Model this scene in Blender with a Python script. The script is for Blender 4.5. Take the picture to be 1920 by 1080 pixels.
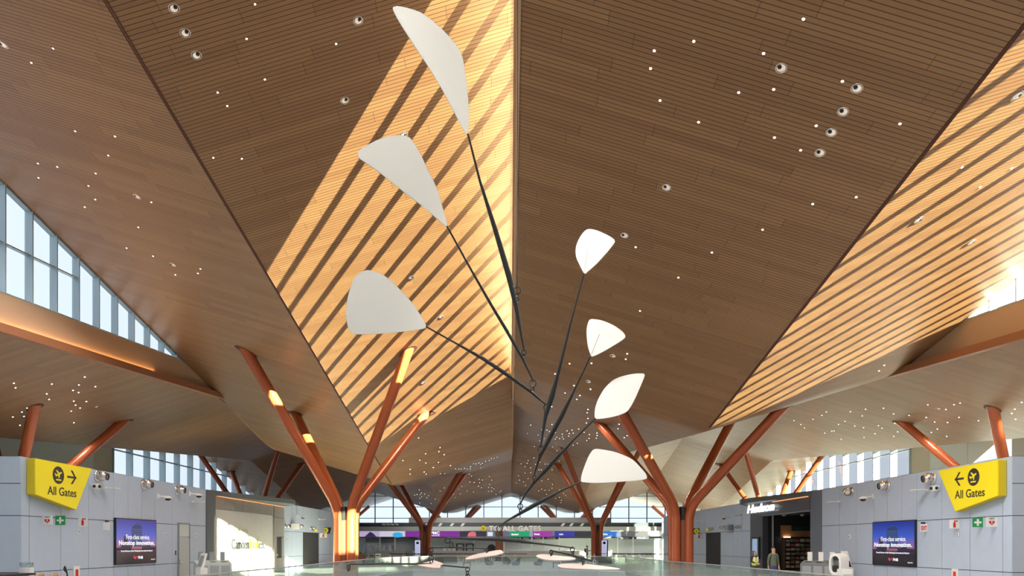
import bpy, math, random
from mathutils import Vector, Matrix
for o in list(bpy.data.objects): bpy.data.objects.remove(o)
random.seed(7)
sc = bpy.context.scene
# ------------------------------------------------------------------ camera
F = 1320.0; VX, VY = 955.0, 1019.0; CZ = 1.95
cd = bpy.data.cameras.new('camera'); cam = bpy.data.objects.new('camera', cd)
sc.collection.objects.link(cam); sc.camera = cam
cam.location = (0, 0, CZ); cam.rotation_euler = (math.pi/2, 0, 0)
cd.sensor_width = 36; cd.lens = F/1920*36
cd.shift_x = (960-VX)/1920; cd.shift_y = (VY-540)/1920
cd.clip_start = .1; cd.clip_end = 800
# ------------------------------------------------------------------ world, sun, exposure
w = bpy.data.worlds.new('sky'); sc.world = w; w.use_nodes = True
nt = w.node_tree; bg = nt.nodes['Background']
bg.inputs[0].default_value = (.74, .86, 1.0, 1); bg.inputs[1].default_value = 1.6
sd = bpy.data.lights.new('sun', 'SUN'); sd.energy = 94; sd.angle = .007; sd.color = (.96, .95, .70)
sun = bpy.data.objects.new('sun', sd); sc.collection.objects.link(sun)
_te = .2475; _l = Vector((.65, -.76, _te)).normalized()
sun.rotation_euler = _l.to_track_quat('Z', 'Y').to_euler()
sc.view_settings.view_transform = 'Standard'; sc.view_settings.look = 'None'
sc.view_settings.exposure = 0.2; sc.view_settings.gamma = 1
sc.view_settings.use_curve_mapping = False
LAMPW = 410
# ------------------------------------------------------------------ helpers
COL = sc.collection
def pt(x, y, d):                       # photo point at distance d -> world
    return Vector(((x-VX)*d/F, d, CZ+(VY-y)*d/F))
class MB:
    def __init__(s): s.v = []; s.f = []; s.sm = []; s.mi = []
    def add(s, vs, fs, smooth=False, m=0):
        b = len(s.v); s.v += [tuple(p) for p in vs]
        for f in fs: s.f.append(tuple(b+i for i in f)); s.sm.append(smooth); s.mi.append(m)
        return s
    def box(s, x0, x1, y0, y1, z0, z1, m=0):
        vs = [(x, y, z) for z in (z0, z1) for y in (y0, y1) for x in (x0, x1)]
        return s.add(vs, [(0,2,3,1),(4,5,7,6),(0,1,5,4),(2,6,7,3),(0,4,6,2),(1,3,7,5)], m=m)
    def hexa(s, b, t, m=0):            # bottom quad, top quad
        return s.add(list(b)+list(t), [(3,2,1,0),(4,5,6,7),(0,1,5,4),(1,2,6,5),(2,3,7,6),(3,0,4,7)], m=m)
    def prism(s, poly, off, m=0, smooth=False):
        n = len(poly); off = Vector(off)
        vs = [Vector(p) for p in poly]; vs += [p+off for p in vs]
        fs = [tuple(range(n))[::-1], tuple(range(n, 2*n))]
        s.add(vs, fs, m=m)
        return s.add(vs, [(i, (i+1) % n, n+(i+1) % n, n+i) for i in range(n)], smooth, m)
    def tube(s, pts, r, n=10, cap=True, m=0):
        pts = [Vector(p) for p in pts]; k = len(pts)
        rs = r if isinstance(r, (list, tuple)) else [r]*k
        vs = []; up = None
        for i, p in enumerate(pts):
            a = pts[max(i-1, 0)]; b = pts[min(i+1, k-1)]; t = (b-a)
            if t.length < 1e-9: t = Vector((0, 0, 1))
            t.normalize()
            if up is None: up = Vector((0, 0, 1)) if abs(t.z) < .9 else Vector((1, 0, 0))
            u = t.cross(up)
            if u.length < 1e-6: u = t.cross(Vector((0, 1, 0)))
            u.normalize(); v = u.cross(t); up = v
            for j in range(n):
                q = 2*math.pi*j/n; vs.append(p+(u*math.cos(q)+v*math.sin(q))*rs[i])
        fs = [(i*n+j, i*n+(j+1) % n, (i+1)*n+(j+1) % n, (i+1)*n+j) for i in range(k-1) for j in range(n)]
        s.add(vs, fs, True, m)
        if cap: s.add(vs[:n], [tuple(range(n))], m=m); s.add(vs[-n:], [tuple(range(n))[::-1]], m=m)
        return s
    def lathe(s, prof, c=(0,0,0), axis=(0,0,1), n=24, m=0, smooth=True):
        ax = Vector(axis).normalized(); u = ax.orthogonal().normalized(); v = ax.cross(u); c = Vector(c)
        vs = []
        for (r, h) in prof:
            for j in range(n):
                q = 2*math.pi*j/n; vs.append(c+ax*h+(u*math.cos(q)+v*math.sin(q))*r)
        k = len(prof)
        fs = [(i*n+j, i*n+(j+1) % n, (i+1)*n+(j+1) % n, (i+1)*n+j) for i in range(k-1) for j in range(n)]
        s.add(vs, fs, smooth, m)
        if prof[0][0] > 1e-4: s.add(vs[:n], [tuple(range(n))[::-1]], m=m)
        if prof[-1][0] > 1e-4: s.add(vs[-n:], [tuple(range(n))], m=m)
        return s
    def mesh(s, name, mats):
        me = bpy.data.meshes.new(name); me.from_pydata(s.v, [], s.f)
        me.polygons.foreach_set('use_smooth', s.sm); me.polygons.foreach_set('material_index', s.mi)
        for m_ in (mats if isinstance(mats, (list, tuple)) else [mats]): me.materials.append(m_)
        me.update(); return me
    def obj(s, name, mats, parent=None, bevel=0, world=True):
        o = bpy.data.objects.new(name, s.mesh(name, mats)); COL.objects.link(o)
        if parent is not None:
            o.parent = parent
            if world:
                off = Vector((0,0,0)); p = parent
                while p is not None: off += p.location; p = p.parent
                o.location = -off
        if bevel:
            b = o.modifiers.new('bevel', 'BEVEL'); b.width = bevel; b.segments = 2; b.limit_method = 'ANGLE'
        return o
def tag(o, label=None, cat=None, group=None, kind=None):
    if label: o['label'] = label
    if cat: o['category'] = cat
    if group: o['group'] = group
    if kind: o['kind'] = kind
    return o
def thing(name, label, cat, loc=(0,0,0), group=None):
    o = bpy.data.objects.new(name, None); COL.objects.link(o); o.location = loc; o.empty_display_size = .2
    return tag(o, label, cat, group)
def struct(name, mb, mats, bevel=0):
    return tag(mb.obj(name, mats, bevel=bevel), kind='structure')
def dup(root, loc, rz=None, label=None, group=None, cat=None):
    def cp(o, par):
        c = o.copy(); COL.objects.link(c)
        if par is not None: c.parent = par
        for ch in list(o.children): cp(ch, c)
        return c
    r = cp(root, None); r.location = loc
    if rz is not None: r.rotation_euler = (0, 0, rz)
    if label: r['label'] = label
    if group: r['group'] = group
    return r
# ------------------------------------------------------------------ materials
def srgb(r, g, b):
    f = lambda c: ((c/255+.055)/1.055)**2.4 if c > 10 else c/255/12.92
    return (f(r), f(g), f(b), 1)
def mat(name, col, rough=.5, metal=0, emit=None, es=1, spec=None, noise=0):
    m = bpy.data.materials.new(name); m.use_nodes = True; t = m.node_tree; b = t.nodes['Principled BSDF']
    b.inputs['Base Color'].default_value = col; b.inputs['Roughness'].default_value = rough
    b.inputs['Metallic'].default_value = metal
    if spec is not None: b.inputs['Specular IOR Level'].default_value = spec
    if emit: b.inputs['Emission Color'].default_value = emit; b.inputs['Emission Strength'].default_value = es
    if noise:
        tc = t.nodes.new('ShaderNodeTexCoord'); nz = t.nodes.new('ShaderNodeTexNoise'); nz.inputs['Scale'].default_value = 3
        mx = t.nodes.new('ShaderNodeMix'); mx.data_type = 'RGBA'; mx.blend_type = 'MULTIPLY'
        mx.inputs[0].default_value = 1; mx.inputs[6].default_value = col
        mr = t.nodes.new('ShaderNodeMapRange'); mr.inputs[3].default_value = 1-noise; mr.inputs[4].default_value = 1+noise
        t.links.new(tc.outputs['Object'], nz.inputs[0]); t.links.new(nz.outputs[0], mr.inputs[0])
        t.links.new(mr.outputs[0], mx.inputs[7]); t.links.new(mx.outputs[2], b.inputs['Base Color'])
    return m
def wood(name, c1, c2, groove=.125, gcol=(.05,.025,.012,1), rough=.42, skew=0.0):
    m = bpy.data.materials.new(name); m.use_nodes = True; t = m.node_tree; N = t.nodes; L = t.links
    b = N['Principled BSDF']; b.inputs['Roughness'].default_value = rough; b.inputs['Specular IOR Level'].default_value = .5
    tc = N.new('ShaderNodeTexCoord'); sp = N.new('ShaderNodeSeparateXYZ'); L.new(tc.outputs['Object'], sp.inputs[0])
    def M(op, a, c=None, d=None):
        n = N.new('ShaderNodeMath'); n.operation = op
        for i, q in enumerate((a, c, d)):
            if q is None: continue
            if isinstance(q, (int, float)): n.inputs[i].default_value = q
            else: L.new(q, n.inputs[i])
        return n.outputs[0]
    y = M('ADD', sp.outputs[1], M('MULTIPLY', sp.outputs[0], skew)) if skew else sp.outputs[1]
    row = M('DIVIDE', y, groove); fr = M('FRACT', row)
    g = M('LESS_THAN', fr, .14)
    grp = M('FLOOR', M('DIVIDE', row, 3.0))
    wn = N.new('ShaderNodeTexWhiteNoise'); wn.noise_dimensions = '1D'; L.new(grp, wn.inputs['W'])
    xo = M('ADD', sp.outputs[0], M('MULTIPLY', wn.outputs[0], 9.0))
    pf = M('DIVIDE', xo, 3.66); pid = M('FLOOR', pf)
    jn = M('LESS_THAN', M('FRACT', pf), .004)
    wn2 = N.new('ShaderNodeTexWhiteNoise'); wn2.noise_dimensions = '2D'
    cb = N.new('ShaderNodeCombineXYZ'); L.new(grp, cb.inputs[0]); L.new(pid, cb.inputs[1]); L.new(cb.outputs[0], wn2.inputs['Vector'])
    wn3 = N.new('ShaderNodeTexWhiteNoise'); wn3.noise_dimensions = '1D'; L.new(M('FLOOR', row), wn3.inputs['W'])
    nz = N.new('ShaderNodeTexNoise'); mp = N.new('ShaderNodeMapping'); mp.inputs['Scale'].default_value = (.6, 14, 14)
    L.new(tc.outputs['Object'], mp.inputs[0]); L.new(mp.outputs[0], nz.inputs[0]); nz.inputs['Scale'].default_value = 2; nz.inputs['Detail'].default_value = 4
    v = M('ADD', M('MULTIPLY', wn2.outputs[0], .42), M('ADD', M('MULTIPLY', wn3.outputs[0], .2), M('MULTIPLY', nz.outputs[0], .45)))
    mx = N.new('ShaderNodeMix'); mx.data_type = 'RGBA'; L.new(v, mx.inputs[0]); mx.inputs[6].default_value = c1; mx.inputs[7].default_value = c2
    mg = N.new('ShaderNodeMix'); mg.data_type = 'RGBA'; L.new(M('MAXIMUM', g, M('MULTIPLY', jn, .7)), mg.inputs[0]); L.new(mx.outputs[2], mg.inputs[6]); mg.inputs[7].default_value = gcol
    L.new(mg.outputs[2], b.inputs['Base Color'])
    return m
def glass(name, tint=(.45,.45,.45), refl=.08, rough=.0, milk=0, milkcol=(.8,.86,.83,1)):
    m = bpy.data.materials.new(name); m.use_nodes = True; t = m.node_tree; N = t.nodes; L = t.links
    N.remove(N['Principled BSDF']); out = N['Material Output']
    tr = N.new('ShaderNodeBsdfTransparent'); tr.inputs[0].default_value = (*tint, 1)
    gl = N.new('ShaderNodeBsdfGlossy'); gl.inputs['Roughness'].default_value = rough; gl.inputs[0].default_value = (1,1,1,1)
    lw = N.new('ShaderNodeLayerWeight'); lw.inputs[0].default_value = .5
    fr = N.new('ShaderNodeMath'); fr.operation = 'POWER'; fr.inputs[1].default_value = 4.0; L.new(lw.outputs['Facing'], fr.inputs[0])
    mu = N.new('ShaderNodeMath'); mu.operation = 'MULTIPLY_ADD'; mu.inputs[1].default_value = .9; mu.inputs[2].default_value = refl
    L.new(fr.outputs[0], mu.inputs[0])
    m1 = N.new('ShaderNodeMixShader'); L.new(mu.outputs[0], m1.inputs[0]); L.new(tr.outputs[0], m1.inputs[1]); L.new(gl.outputs[0], m1.inputs[2])
    last = m1.outputs[0]
    if milk:
        df = N.new('ShaderNodeBsdfDiffuse'); df.inputs[0].default_value = milkcol
        m2 = N.new('ShaderNodeMixShader'); m2.inputs[0].default_value = milk; L.new(last, m2.inputs[1]); L.new(df.outputs[0], m2.inputs[2]); last = m2.outputs[0]
    L.new(last, out.inputs[0]); return m
WOOD = wood('timber_slats', (.245,.114,.047,1), (.40,.22,.095,1), rough=.45)
WOODA = wood('timber_slats_skewed', (.34,.185,.095,1), (.56,.35,.20,1))
CREAM = mat('cream_soffit', (.75,.72,.66,1), .7)
ROOFTOP = mat('roof_membrane', (.6,.6,.6,1), .8)
PAINT = mat('beige_paint', srgb(196,164,134), .6)
DPAINT = mat('brown_ledge', srgb(160,105,70), .5)
MULL = mat('grey_blue_aluminium', (.42,.52,.56,1), .4, .3)
DMULL = mat('dark_mullion', (.12,.15,.17,1), .4, .3)
WGLASSR = glass('tinted_window_glass', (.40,.40,.40), .02)
WGLASS = glass('window_glass', (.64,.64,.64), .02)
PANEL = mat('grey_metal_panel', (.44,.52,.65,1), .42, .0, noise=.05)
PANELD = mat('dark_grey_panel', (.10,.108,.12,1), .4, .2)
GAP = mat('panel_joint', (.03,.032,.036,1), .8)
STONE = mat('warm_grey_panel', (.26,.25,.235,1), .5)
PALE = mat('pale_grey_wall', (.70,.76,.78,1), .7)
TAN = mat('tan_wall', (.62,.58,.48,1), .7)
FLOORM = mat('terrazzo', (.52,.53,.52,1), .22, noise=.06)
STEEL = mat('orange_brown_steel', (.40,.090,.028,1), .27, .15)
BLACK = mat('black', (.012,.012,.013,1), .45)
SLOT = mat('slot_dark', (.10,.035,.02,1), .8)
WHITEP = mat('white_paint', (.80,.79,.76,1), .45)
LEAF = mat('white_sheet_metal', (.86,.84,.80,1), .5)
LEAF_DIM = mat('dimmed_white_sheet_metal', (.74,.735,.70,1), .5)  # white leaves too, darkened in colour because they catch less light
ROD = mat('dark_grey_rod', (.022,.025,.026,1), .5)
CHROME = mat('brushed_steel', (.75,.72,.70,1), .18, 1)
WHITE = mat('white_plastic', (.75,.75,.74,1), .35)
GREY = mat('mid_grey', (.25,.27,.28,1), .5)
DGREY = mat('charcoal_fabric', (.04,.05,.056,1), .8)
YEL = mat('yellow_sign', (.80,.66,.01,1), .4, emit=(.85,.68,.01,1), es=.12)
YELD = mat('yellow_sign_edge', (.62,.48,.01,1), .5)
INK = mat('sign_ink', (.035,.03,.025,1), .5)
LAMP = mat('lamp_glow', (1,1,1,1), .5, emit=(1,.93,.82,1), es=6)
RED = mat('red', (.6,.02,.02,1), .5)
GREEN = mat('green', (.02,.30,.08,1), .5)
SGLASS = glass('clear_window_glass', (.88,.88,.88), .02)
BGLASS = glass('balustrade_glass', (.80,.88,.85), .05, .02, milk=.05)
CGLASS = glass('clear_glass', (.85,.9,.9), .05)
# ------------------------------------------------------------------ roof model (height above the camera)
XC = .23; HW = 9.75; S = .30
def interp(tab, d):
    if d <= tab[0][0]: return tab[0][1]
    for (a, b), (c, e) in zip(tab, tab[1:]):
        if d <= c: return b+(e-b)*(d-a)/(c-a)
    return tab[-1][1]
P1 = [(-25, 21.12), (57.1, 4.70), (84.5, 7.15), (102, 4.35), (128, 5.6)]
P2 = [(-25, 17.78), (35.6, 5.66), (79, 9.3), (102, 4.35), (128, 5.6)]
P0 = [(-25, 4.6), (8, 3.34), (35.6, 5.66), (79, 9.3), (102, 4.35), (128, 5.6)]
def smooth(tab, d, r=.8):
    return sum(interp(tab, d+k*r/3) for k in (-3,-2,-1,0,1,2,3))/7
STRIPS = [  # name, x0, valley, x1, profile, slope left, slope right
    ('a', -34.7, -29.02, -19.27, P0, .10, .32), ('b', -19.27, -9.52, .23, P1, S, S),
    ('c', .23, 9.98, 19.73, P2, S, S), ('d', 19.73, 29.48, 35.1, P0, .30, .10)]
def strip_h(s, X, d):
    v = smooth(s[4], d); return v+(s[2]-X)*s[5] if X < s[2] else v+(X-s[2])*s[6]
def ceil_h(X, d):
    for s in STRIPS:
        if s[1] <= X < s[3]: return strip_h(s, X, d)
    return 99
def hit(x, y):                         # photo point -> point on the ceiling
    d = 6.0; k = (x-VX)/F; q = (VY-y)/F
    while d < 101.5:
        if ceil_h(k*d, d) <= q*d: break
        d += .03
    a, b = d-.03, d
    for _ in range(14):
        m_ = (a+b)/2
        if ceil_h(k*m_, m_) <= q*m_: b = m_
        else: a = m_
    d = a
    return Vector((k*d, d, CZ+q*d))
def cnormal(X, d):
    e = .05; gx = (ceil_h(X+e, d)-ceil_h(X-e, d))/(2*e); gy = (ceil_h(X, d+e)-ceil_h(X, d-e))/(2*e)
    if abs(gx) > 2: gx = 0
    return Vector((gx, gy, -1)).normalized()
TH = .55
def wing(s, left):
    xa, xb = (s[1], s[2]) if left else (s[2], s[3])
    brk = sorted(set([-25, 102, 128]+[p[0]+k for p in s[4][1:-1] for k in (-1.2,-.8,-.4,0,.4,.8,1.2)]))
    def build(ds, name, m):
        mb = MB(); vs = []
        for d in ds:
            e = 1e-4
            hA = strip_h(s, xa+e, d); hB = strip_h(s, xb-e if left else xb-e, d)
            if left: hB = smooth(s[4], d)
            else: hA = smooth(s[4], d)
            vs += [(xa, d, CZ+hA), (xb, d, CZ+hB)]
        n = len(ds); top = [(x, y, z+TH) for (x, y, z) in vs]
        fs = [(2*i, 2*i+2, 2*i+3, 2*i+1) for i in range(n-1)]
        mb.add(vs, fs, True, 0)
        allv = vs+top; o = 2*n
        mb.add(allv, [(o+2*i, o+2*i+1, o+2*i+3, o+2*i+2) for i in range(n-1)] +
               [(2*i, o+2*i, o+2*i+2, 2*i+2) for i in range(n-1)] + [(2*i+1, 2*i+3, o+2*i+3, o+2*i+1) for i in range(n-1)] +
               [(0, 1, o+1, o), (2*n-2, o+2*n-2, o+2*n-1, 2*n-1)], False, 1)
        struct(name, mb, [m, ROOFTOP])
    ins = [d for d in brk if -25 <= d <= 102]; build(ins, 'ceiling', WOOD)
    build([102, 115, 128], 'soffit', CREAM)
for s in STRIPS:
    wing(s, True); wing(s, False)
# dark joint strip along each valley (near part)
for s, d1 in ((STRIPS[1], 57), (STRIPS[2], 35.5)):
    mb = MB()
    pts = [(s[2], d, CZ+smooth(s[4], d)-.01) for d in (-10, 0, 10, 20, 30, d1-1.2, d1-.4)]
    for a, b in zip(pts, pts[1:]):
        mb.hexa([(a[0]-.05, a[1], a[2]-.01), (a[0]+.05, a[1], a[2]-.01), (b[0]+.05, b[1], b[2]-.01), (b[0]-.05, b[1], b[2]-.01)],
                [(a[0]-.05, a[1], a[2]+.05), (a[0]+.05, a[1], a[2]+.05), (b[0]+.05, b[1], b[2]+.05), (b[0]-.05, b[1], b[2]+.05)])
    struct('trim_1', mb, SLOT)
# clerestories: lower strip edge + fascia, glass above up to the higher strip's edge
FH = 1.1
def edge(s, X, d): return strip_h(s, X, d)
def clerestory(X, hi, lo, side, d0, dopen, wn, led=False, gmat=None, maxh=99, thick=.1, fshift=0, fmat=None, head=.12, FH=1.1):
    # side=+1: inside of the high strip is to -X of the plane ; side=-1: inside is to +X
    eh = (lambda d: edge(hi, X-1e-4*side if True else X, d)); el = (lambda d: edge(lo, X+1e-4*side, d))
    d1 = d0
    while eh(d1) > el(d1)+FH and d1 < 100: d1 += .05
    d2 = d1
    while eh(d2) > el(d2)+.03 and d2 < 101.9: d2 += .05
    ins = -side                        # toward the interior that sees it
    # fascia
    mb = MB(); ds = [d0+(d1-d0)*i/30 for i in range(31)]+[d1+(d2-d1)*i/6 for i in range(1, 7)]
    def prof(a, b, za, zb, x0, x1):
        mb.hexa([(x0, a, za(a)), (x1, a, za(a)), (x1, b, za(b)), (x0, b, za(b))], [(x0, a, zb(a)), (x1, a, zb(a)), (x1, b, zb(b)), (x0, b, zb(b))])
    lo_z = lambda d: CZ+el(d)-.05
    sill = lambda d: max(el(d)+FH, eh(d)-maxh)
    hi_z = lambda d: CZ+min(sill(d), eh(d)+.02)
    for a, b in zip(ds, ds[1:]): prof(a, b, lo_z, hi_z, X-thick, X+thick)
    struct('trim_2', mb, PAINT)
    # ledge with light strip
    mb = MB(); xi, xo = sorted((X+ins*.1, X+ins*.42))
    for a, b in (zip(ds, ds[1:]) if led else ()): prof(a, b, lambda d: CZ+el(d)-.12, lambda d: CZ+min(el(d)+.22, max(eh(d), el(d)-.1)), xi, xo)
    if led: struct('trim_3', mb, DPAINT)
    if led:
        t = thing('cove_light', led, 'light', ((X, d0, CZ+el(d0))))
        mb = MB(); xi, xo = sorted((X+ins*.14, X+ins*.2))
        dl = [d for d in ds if d < d1-3]
        for a, b in zip(dl, dl[1:]): prof(a, b, lambda d: CZ+el(d)+.225, lambda d: CZ+el(d)+.24, xi, xo)
        mb.obj('light_strip', mat('warm_led', (1,.6,.3,1), .5, emit=(1,.55,.22,1), es=16), t)
    # opaque infill near the camera
    if dopen > d0:
        mb = MB(); prof(d0, dopen, hi_z, lambda d: CZ+eh(d), X-.08, X+.08); struct('trim_4', mb, PAINT)
    # glass and mullions: one window per bay
    st = 1.53; d = dopen; bay = 0
    frame = MB(); 
    z0 = lambda d: CZ+sill(d); z1 = lambda d: CZ+eh(d)
    gm = MB(); mid_done = []
    n = int((d1-dopen)/st)
    for i in range(n+1):
        a = dopen+i*st; b = min(a+st, d1)
        if z1(a)-z0(a) < .05: break
        xf0, xf1 = X-.16+fshift, X+.16+fshift
        frame.hexa([(xf0, a-.03, z0(a)), (xf1, a-.03, z0(a)), (xf1, a+.03, z0(a)), (xf0, a+.03, z0(a))],
                   [(xf0, a-.03, z1(a)), (xf1, a-.03, z1(a)), (xf1, a+.03, z1(a)), (xf0, a+.03, z1(a))])
        g0 = z0(a), z0(b), z1(b), z1(a)
        gm.add([(X+side*.1, a, g0[0]), (X+side*.1, b, g0[1]), (X+side*.1, b, g0[2]), (X+side*.1, a, g0[3])], [(0,1,2,3)])
        # head rail and sill
        for zz0, zz1 in ((lambda d: z1(d)-head, z1), (z0, lambda d: z0(d)+.05)):
            frame.hexa([(X-.12, a, zz0(a)), (X+.12, a, zz0(a)), (X+.12, b, zz0(b)), (X-.12, b, zz0(b))], [(X-.12, a, zz1(a)), (X+.12, a, zz1(a)), (X+.12, b, zz1(b)), (X-.12, b, zz1(b))])
        for hh in (1.9, 3.8, 5.7, 7.6):
            if z1(b)-z0(b) > hh+.6 and i > 0 and X < 0:
                frame.hexa([(X-.1, a, z0(a)+hh), (X+.1, a, z0(a)+hh), (X+.1, b, z0(b)+hh), (X-.1, b, z0(b)+hh)], [(X-.1, a, z0(a)+hh+.05), (X+.1, a, z0(a)+hh+.05), (X+.1, b, z0(b)+hh+.05), (X-.1, b, z0(b)+hh+.05)])
    wo = struct('window_%d' % wn, gm, gmat or WGLASS)
    tag(frame.obj('window_frame', fmat or MULL, wo), kind=None)
clerestory(.23, STRIPS[1], STRIPS[2], 1, -12, 15.8, 1, gmat=SGLASS, thick=.04, fshift=.14, fmat=PAINT, head=.03)
clerestory(-19.27, STRIPS[1], STRIPS[0], -1, -12, -10, 2, led='warm cove light along the ledge under the left clerestory', FH=1.45)
clerestory(19.73, STRIPS[2], STRIPS[3], 1, -12, -8, 3, led='warm cove light along the ledge under the right clerestory', gmat=SGLASS, maxh=3.9, head=.03, FH=1.45)
# step between strip b (low) and strip c (high) beyond where they cross
mb = MB(); ds = [46+i*2 for i in range(29)]
ds = [34+i*2 for i in range(35)]
for X, A, B in ((.23, STRIPS[1], STRIPS[2]), (-19.27, STRIPS[0], STRIPS[1])):
    for a, b in zip(ds, ds[1:]):
        if X < 19 and a < 46: continue
        b = min(b, 102); f = lambda q: sorted((CZ+edge(A, X-1e-4 if A[3] == X else X+1e-4, q), CZ+edge(B, X+1e-4 if B[1] == X else X-1e-4, q)))
        p, q = f(a), f(b)
        mb.hexa([(X-.06, a, p[0]-.02), (X+.06, a, p[0]-.02), (X+.06, b, q[0]-.02), (X-.06, b, q[0]-.02)], [(X-.06, a, p[1]+.02), (X+.06, a, p[1]+.02), (X+.06, b, q[1]+.02), (X-.06, b, q[1]+.02)])
struct('trim_5', mb, WOOD)
# ------------------------------------------------------------------ floors
VOID = [(-8.8, 6), (-8.7, 22.3), (-8.5, 25.5), (-8.3, 38.7), (-7.8, 44.5), (-6.6, 48), (-4.6, 49.3), (0, 49.5), (6.2, 49.0), (7.8, 47.2), (8.0, 42), (8.0, 37), (8.7, 28), (9.1, 20), (9.1, 6)]
mb = MB()
left = [p for p in VOID if p[0] < 1]; right = [p for p in VOID if p[0] > -1][::1]
def fl(poly, z=0):
    mb.prism([(x, y, z-.45) for x, y in poly], (0, 0, .45))
fl([(-60, -25), (60, -25), (60, 6), (-60, 6)])
for a, b in zip(left, left[1:]):
    if b[1] > a[1]: fl([(-60, a[1]), (a[0], a[1]), (b[0], b[1]), (-60, b[1])])
rt = sorted(right[1:], key=lambda p: p[1])
rt = [p for p in rt]
prev = None
for a, b in zip(rt, rt[1:]):
    if b[1] > a[1]: fl([(a[0], a[1]), (60, a[1]), (60, b[1]), (b[0], b[1])])
fl([(0, 49.5), (6.2, 49.0), (60, 49.0), (60, 49.5)])
fl([(-60, 49.5), (60, 49.5), (60, 128), (-60, 128)])
struct('floor', mb, FLOORM)
mb = MB(); mb.box(-30, 30, -5, 75, -6.2, -6); struct('floor', mb, mat('lower_floor', (.34,.35,.35,1), .3, noise=.06))
# ------------------------------------------------------------------ side walls
WL, WR, WT = -15.75, 16.2, 2.82
HT = CZ+WT; HM = CZ+.9; HB = CZ-.94
def panel_wall(name, X, ins, cuts, zs, m=PANEL, holes=()):
    """panels on a plane of constant X, visible side toward ins"""
    mb = MB(); mb.box(*sorted((X-ins*.02, X-ins*.35)), cuts[0], cuts[-1], zs[0], zs[-1], m=1)
    for a, b in zip(cuts, cuts[1:]):
        for c, e in zip(zs, zs[1:]):
            if any(h0 <= (a+b)/2 <= h1 and g0 <= (c+e)/2 <= g1 for h0, h1, g0, g1 in holes): continue
            mb.box(*sorted((X, X-ins*.03)), a+.012, b-.012, c+.012, e-.012)
    return struct(name, mb, [m, GAP])
dl = lambda x: F*WL/(x-VX); dr = lambda x: F*WR/(x-VX)
cl = [22.7]+[dl(x) for x in (55, 114, 166, 213, 240, 266, 290, 323)]+[dl(355), dl(386)]
panel_wall('wall_left', WL, 1, cl, [0, HB, HM, HT])
cr = [22.7]+[dr(x) for x in (1880, 1819, 1766, 1719, 1691, 1663.5, 1639, 1605, 1574)]+[dr(1541)]
panel_wall('wall_right', WR, -1, cr, [0, HB, HM, HT])
# frontal returns facing the camera
for nm, x0, x1 in (('wall_left', -26, WL), ('wall_right', WR, 26)):
    mb = MB(); mb.box(x0+(.05 if x0 > 0 else 0), x1-(.05 if x1 < 0 else 0), 22.72, 22.95, 0, HT, m=1)
    xs = [x0+(x1-x0)*i/6 for i in range(7)]
    if nm == 'wall_left': xs = [-26, -23, -20, -18.3, WL]
    else: xs = [WR, 18.6, 20.5, 23, 26]
    for a, b in zip(xs, xs[1:]):
        for c, e in zip([0, HB, HM, CZ+1.94, HT], [HB, HM, CZ+1.94, HT]): mb.box(a+.012, b-.012, 22.69, 22.72, c+.012, e-.012)
    struct(nm, mb, [PANEL, GAP])
# top of the side blocks
for x0, x1 in ((-26, WL-.02), (WR+.02, 26)):
    mb = MB(); mb.box(x0, x1, 22.9, 74, HT-.15, HT-.02); struct('wall_cap', mb, PALE)
# far stretches of the side walls
cl2 = [49.2]+[49.2+1.55*i for i in range(1, 16)]+[73.7]
dA, dB = dl(568), dl(598)
cuts = sorted(set([49.2, 51.0, 52.0, dA, dB, 60.2, 62, 63.8, 66, 68.4, 71, 73.7]))
panel_wall('wall_left', WL, 1, cuts, [0, HB, CZ+.86, HT], holes=[(dA, dB, 0, CZ+.86)])
dC, dD = dr(1351), dr(1323.5)
cutsr = sorted(set([47.2, 49, 51, dC-.02, dD, 60, 62, 63.8, 66, 68.4, 71, 73.7]))
panel_wall('wall_right', WR, -1, cutsr, [0, HB, CZ+.86, HT], holes=[(dC-.02, dD, 0, CZ+.86)])
# end returns of the side walls
for x0, x1 in ((-26, WL+.0), (WR, 26)):
    mb = MB(); mb.box(x0, x1, 73.7, 74, 0, HT); struct('wall_end', mb, PANEL)
# outer walls, strip windows and infill high up
def outer(X, ins, wn, label):
    pts = [(20, 57.5, PALE, 0), (57.5, 60.2, TAN, 0)]
    zt = lambda d: CZ+ceil_h(X, d)+.1
    for a, b, m_, _ in pts:
        mb = MB(); n = 8
        for i in range(n):
            p, q = a+(b-a)*i/n, a+(b-a)*(i+1)/n
            if wn == 5 and 47.2 <= (p+q)/2 <= 53 and m_ is PALE: continue
            mb.hexa([(X-.15, p, 0), (X+.15, p, 0), (X+.15, q, 0), (X-.15, q, 0)], [(X-.15, p, zt(p)), (X+.15, p, zt(p)), (X+.15, q, zt(q)), (X-.15, q, zt(q))])
        struct('wall_outer', mb, m_)
    fr = MB(); gm = MB(); st = 3.0; a = 60.2
    while a < 101.5:
        b = min(a+st, 102)
        gm.add([(X, a, CZ+2), (X, b, CZ+2), (X, b, zt(b)), (X, a, zt(a))], [(0,1,2,3)])
        fr.hexa([(X-.3, a-.05, CZ+2), (X+.3, a-.05, CZ+2), (X+.3, a+.05, CZ+2), (X-.3, a+.05, CZ+2)], [(X-.3, a-.05, zt(a)), (X+.3, a-.05, zt(a)), (X+.3, a+.05, zt(a)), (X-.3, a+.05, zt(a))])
        for hh in (4.5, 8.1): 
            z = CZ+hh
            if z < min(zt(a), zt(b)): fr.box(X-.1, X+.1, a, b, z-.05, z+.05)
        a = b
    wo = struct('window_%d' % wn, gm, WGLASSR if wn == 5 else WGLASS); fr.obj('window_frame', MULL, wo)
    mb = MB(); mb.box(X-.2, X+.2, 60.2, 102, 0, CZ+2); struct('wall_outer', mb, PALE)
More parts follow.
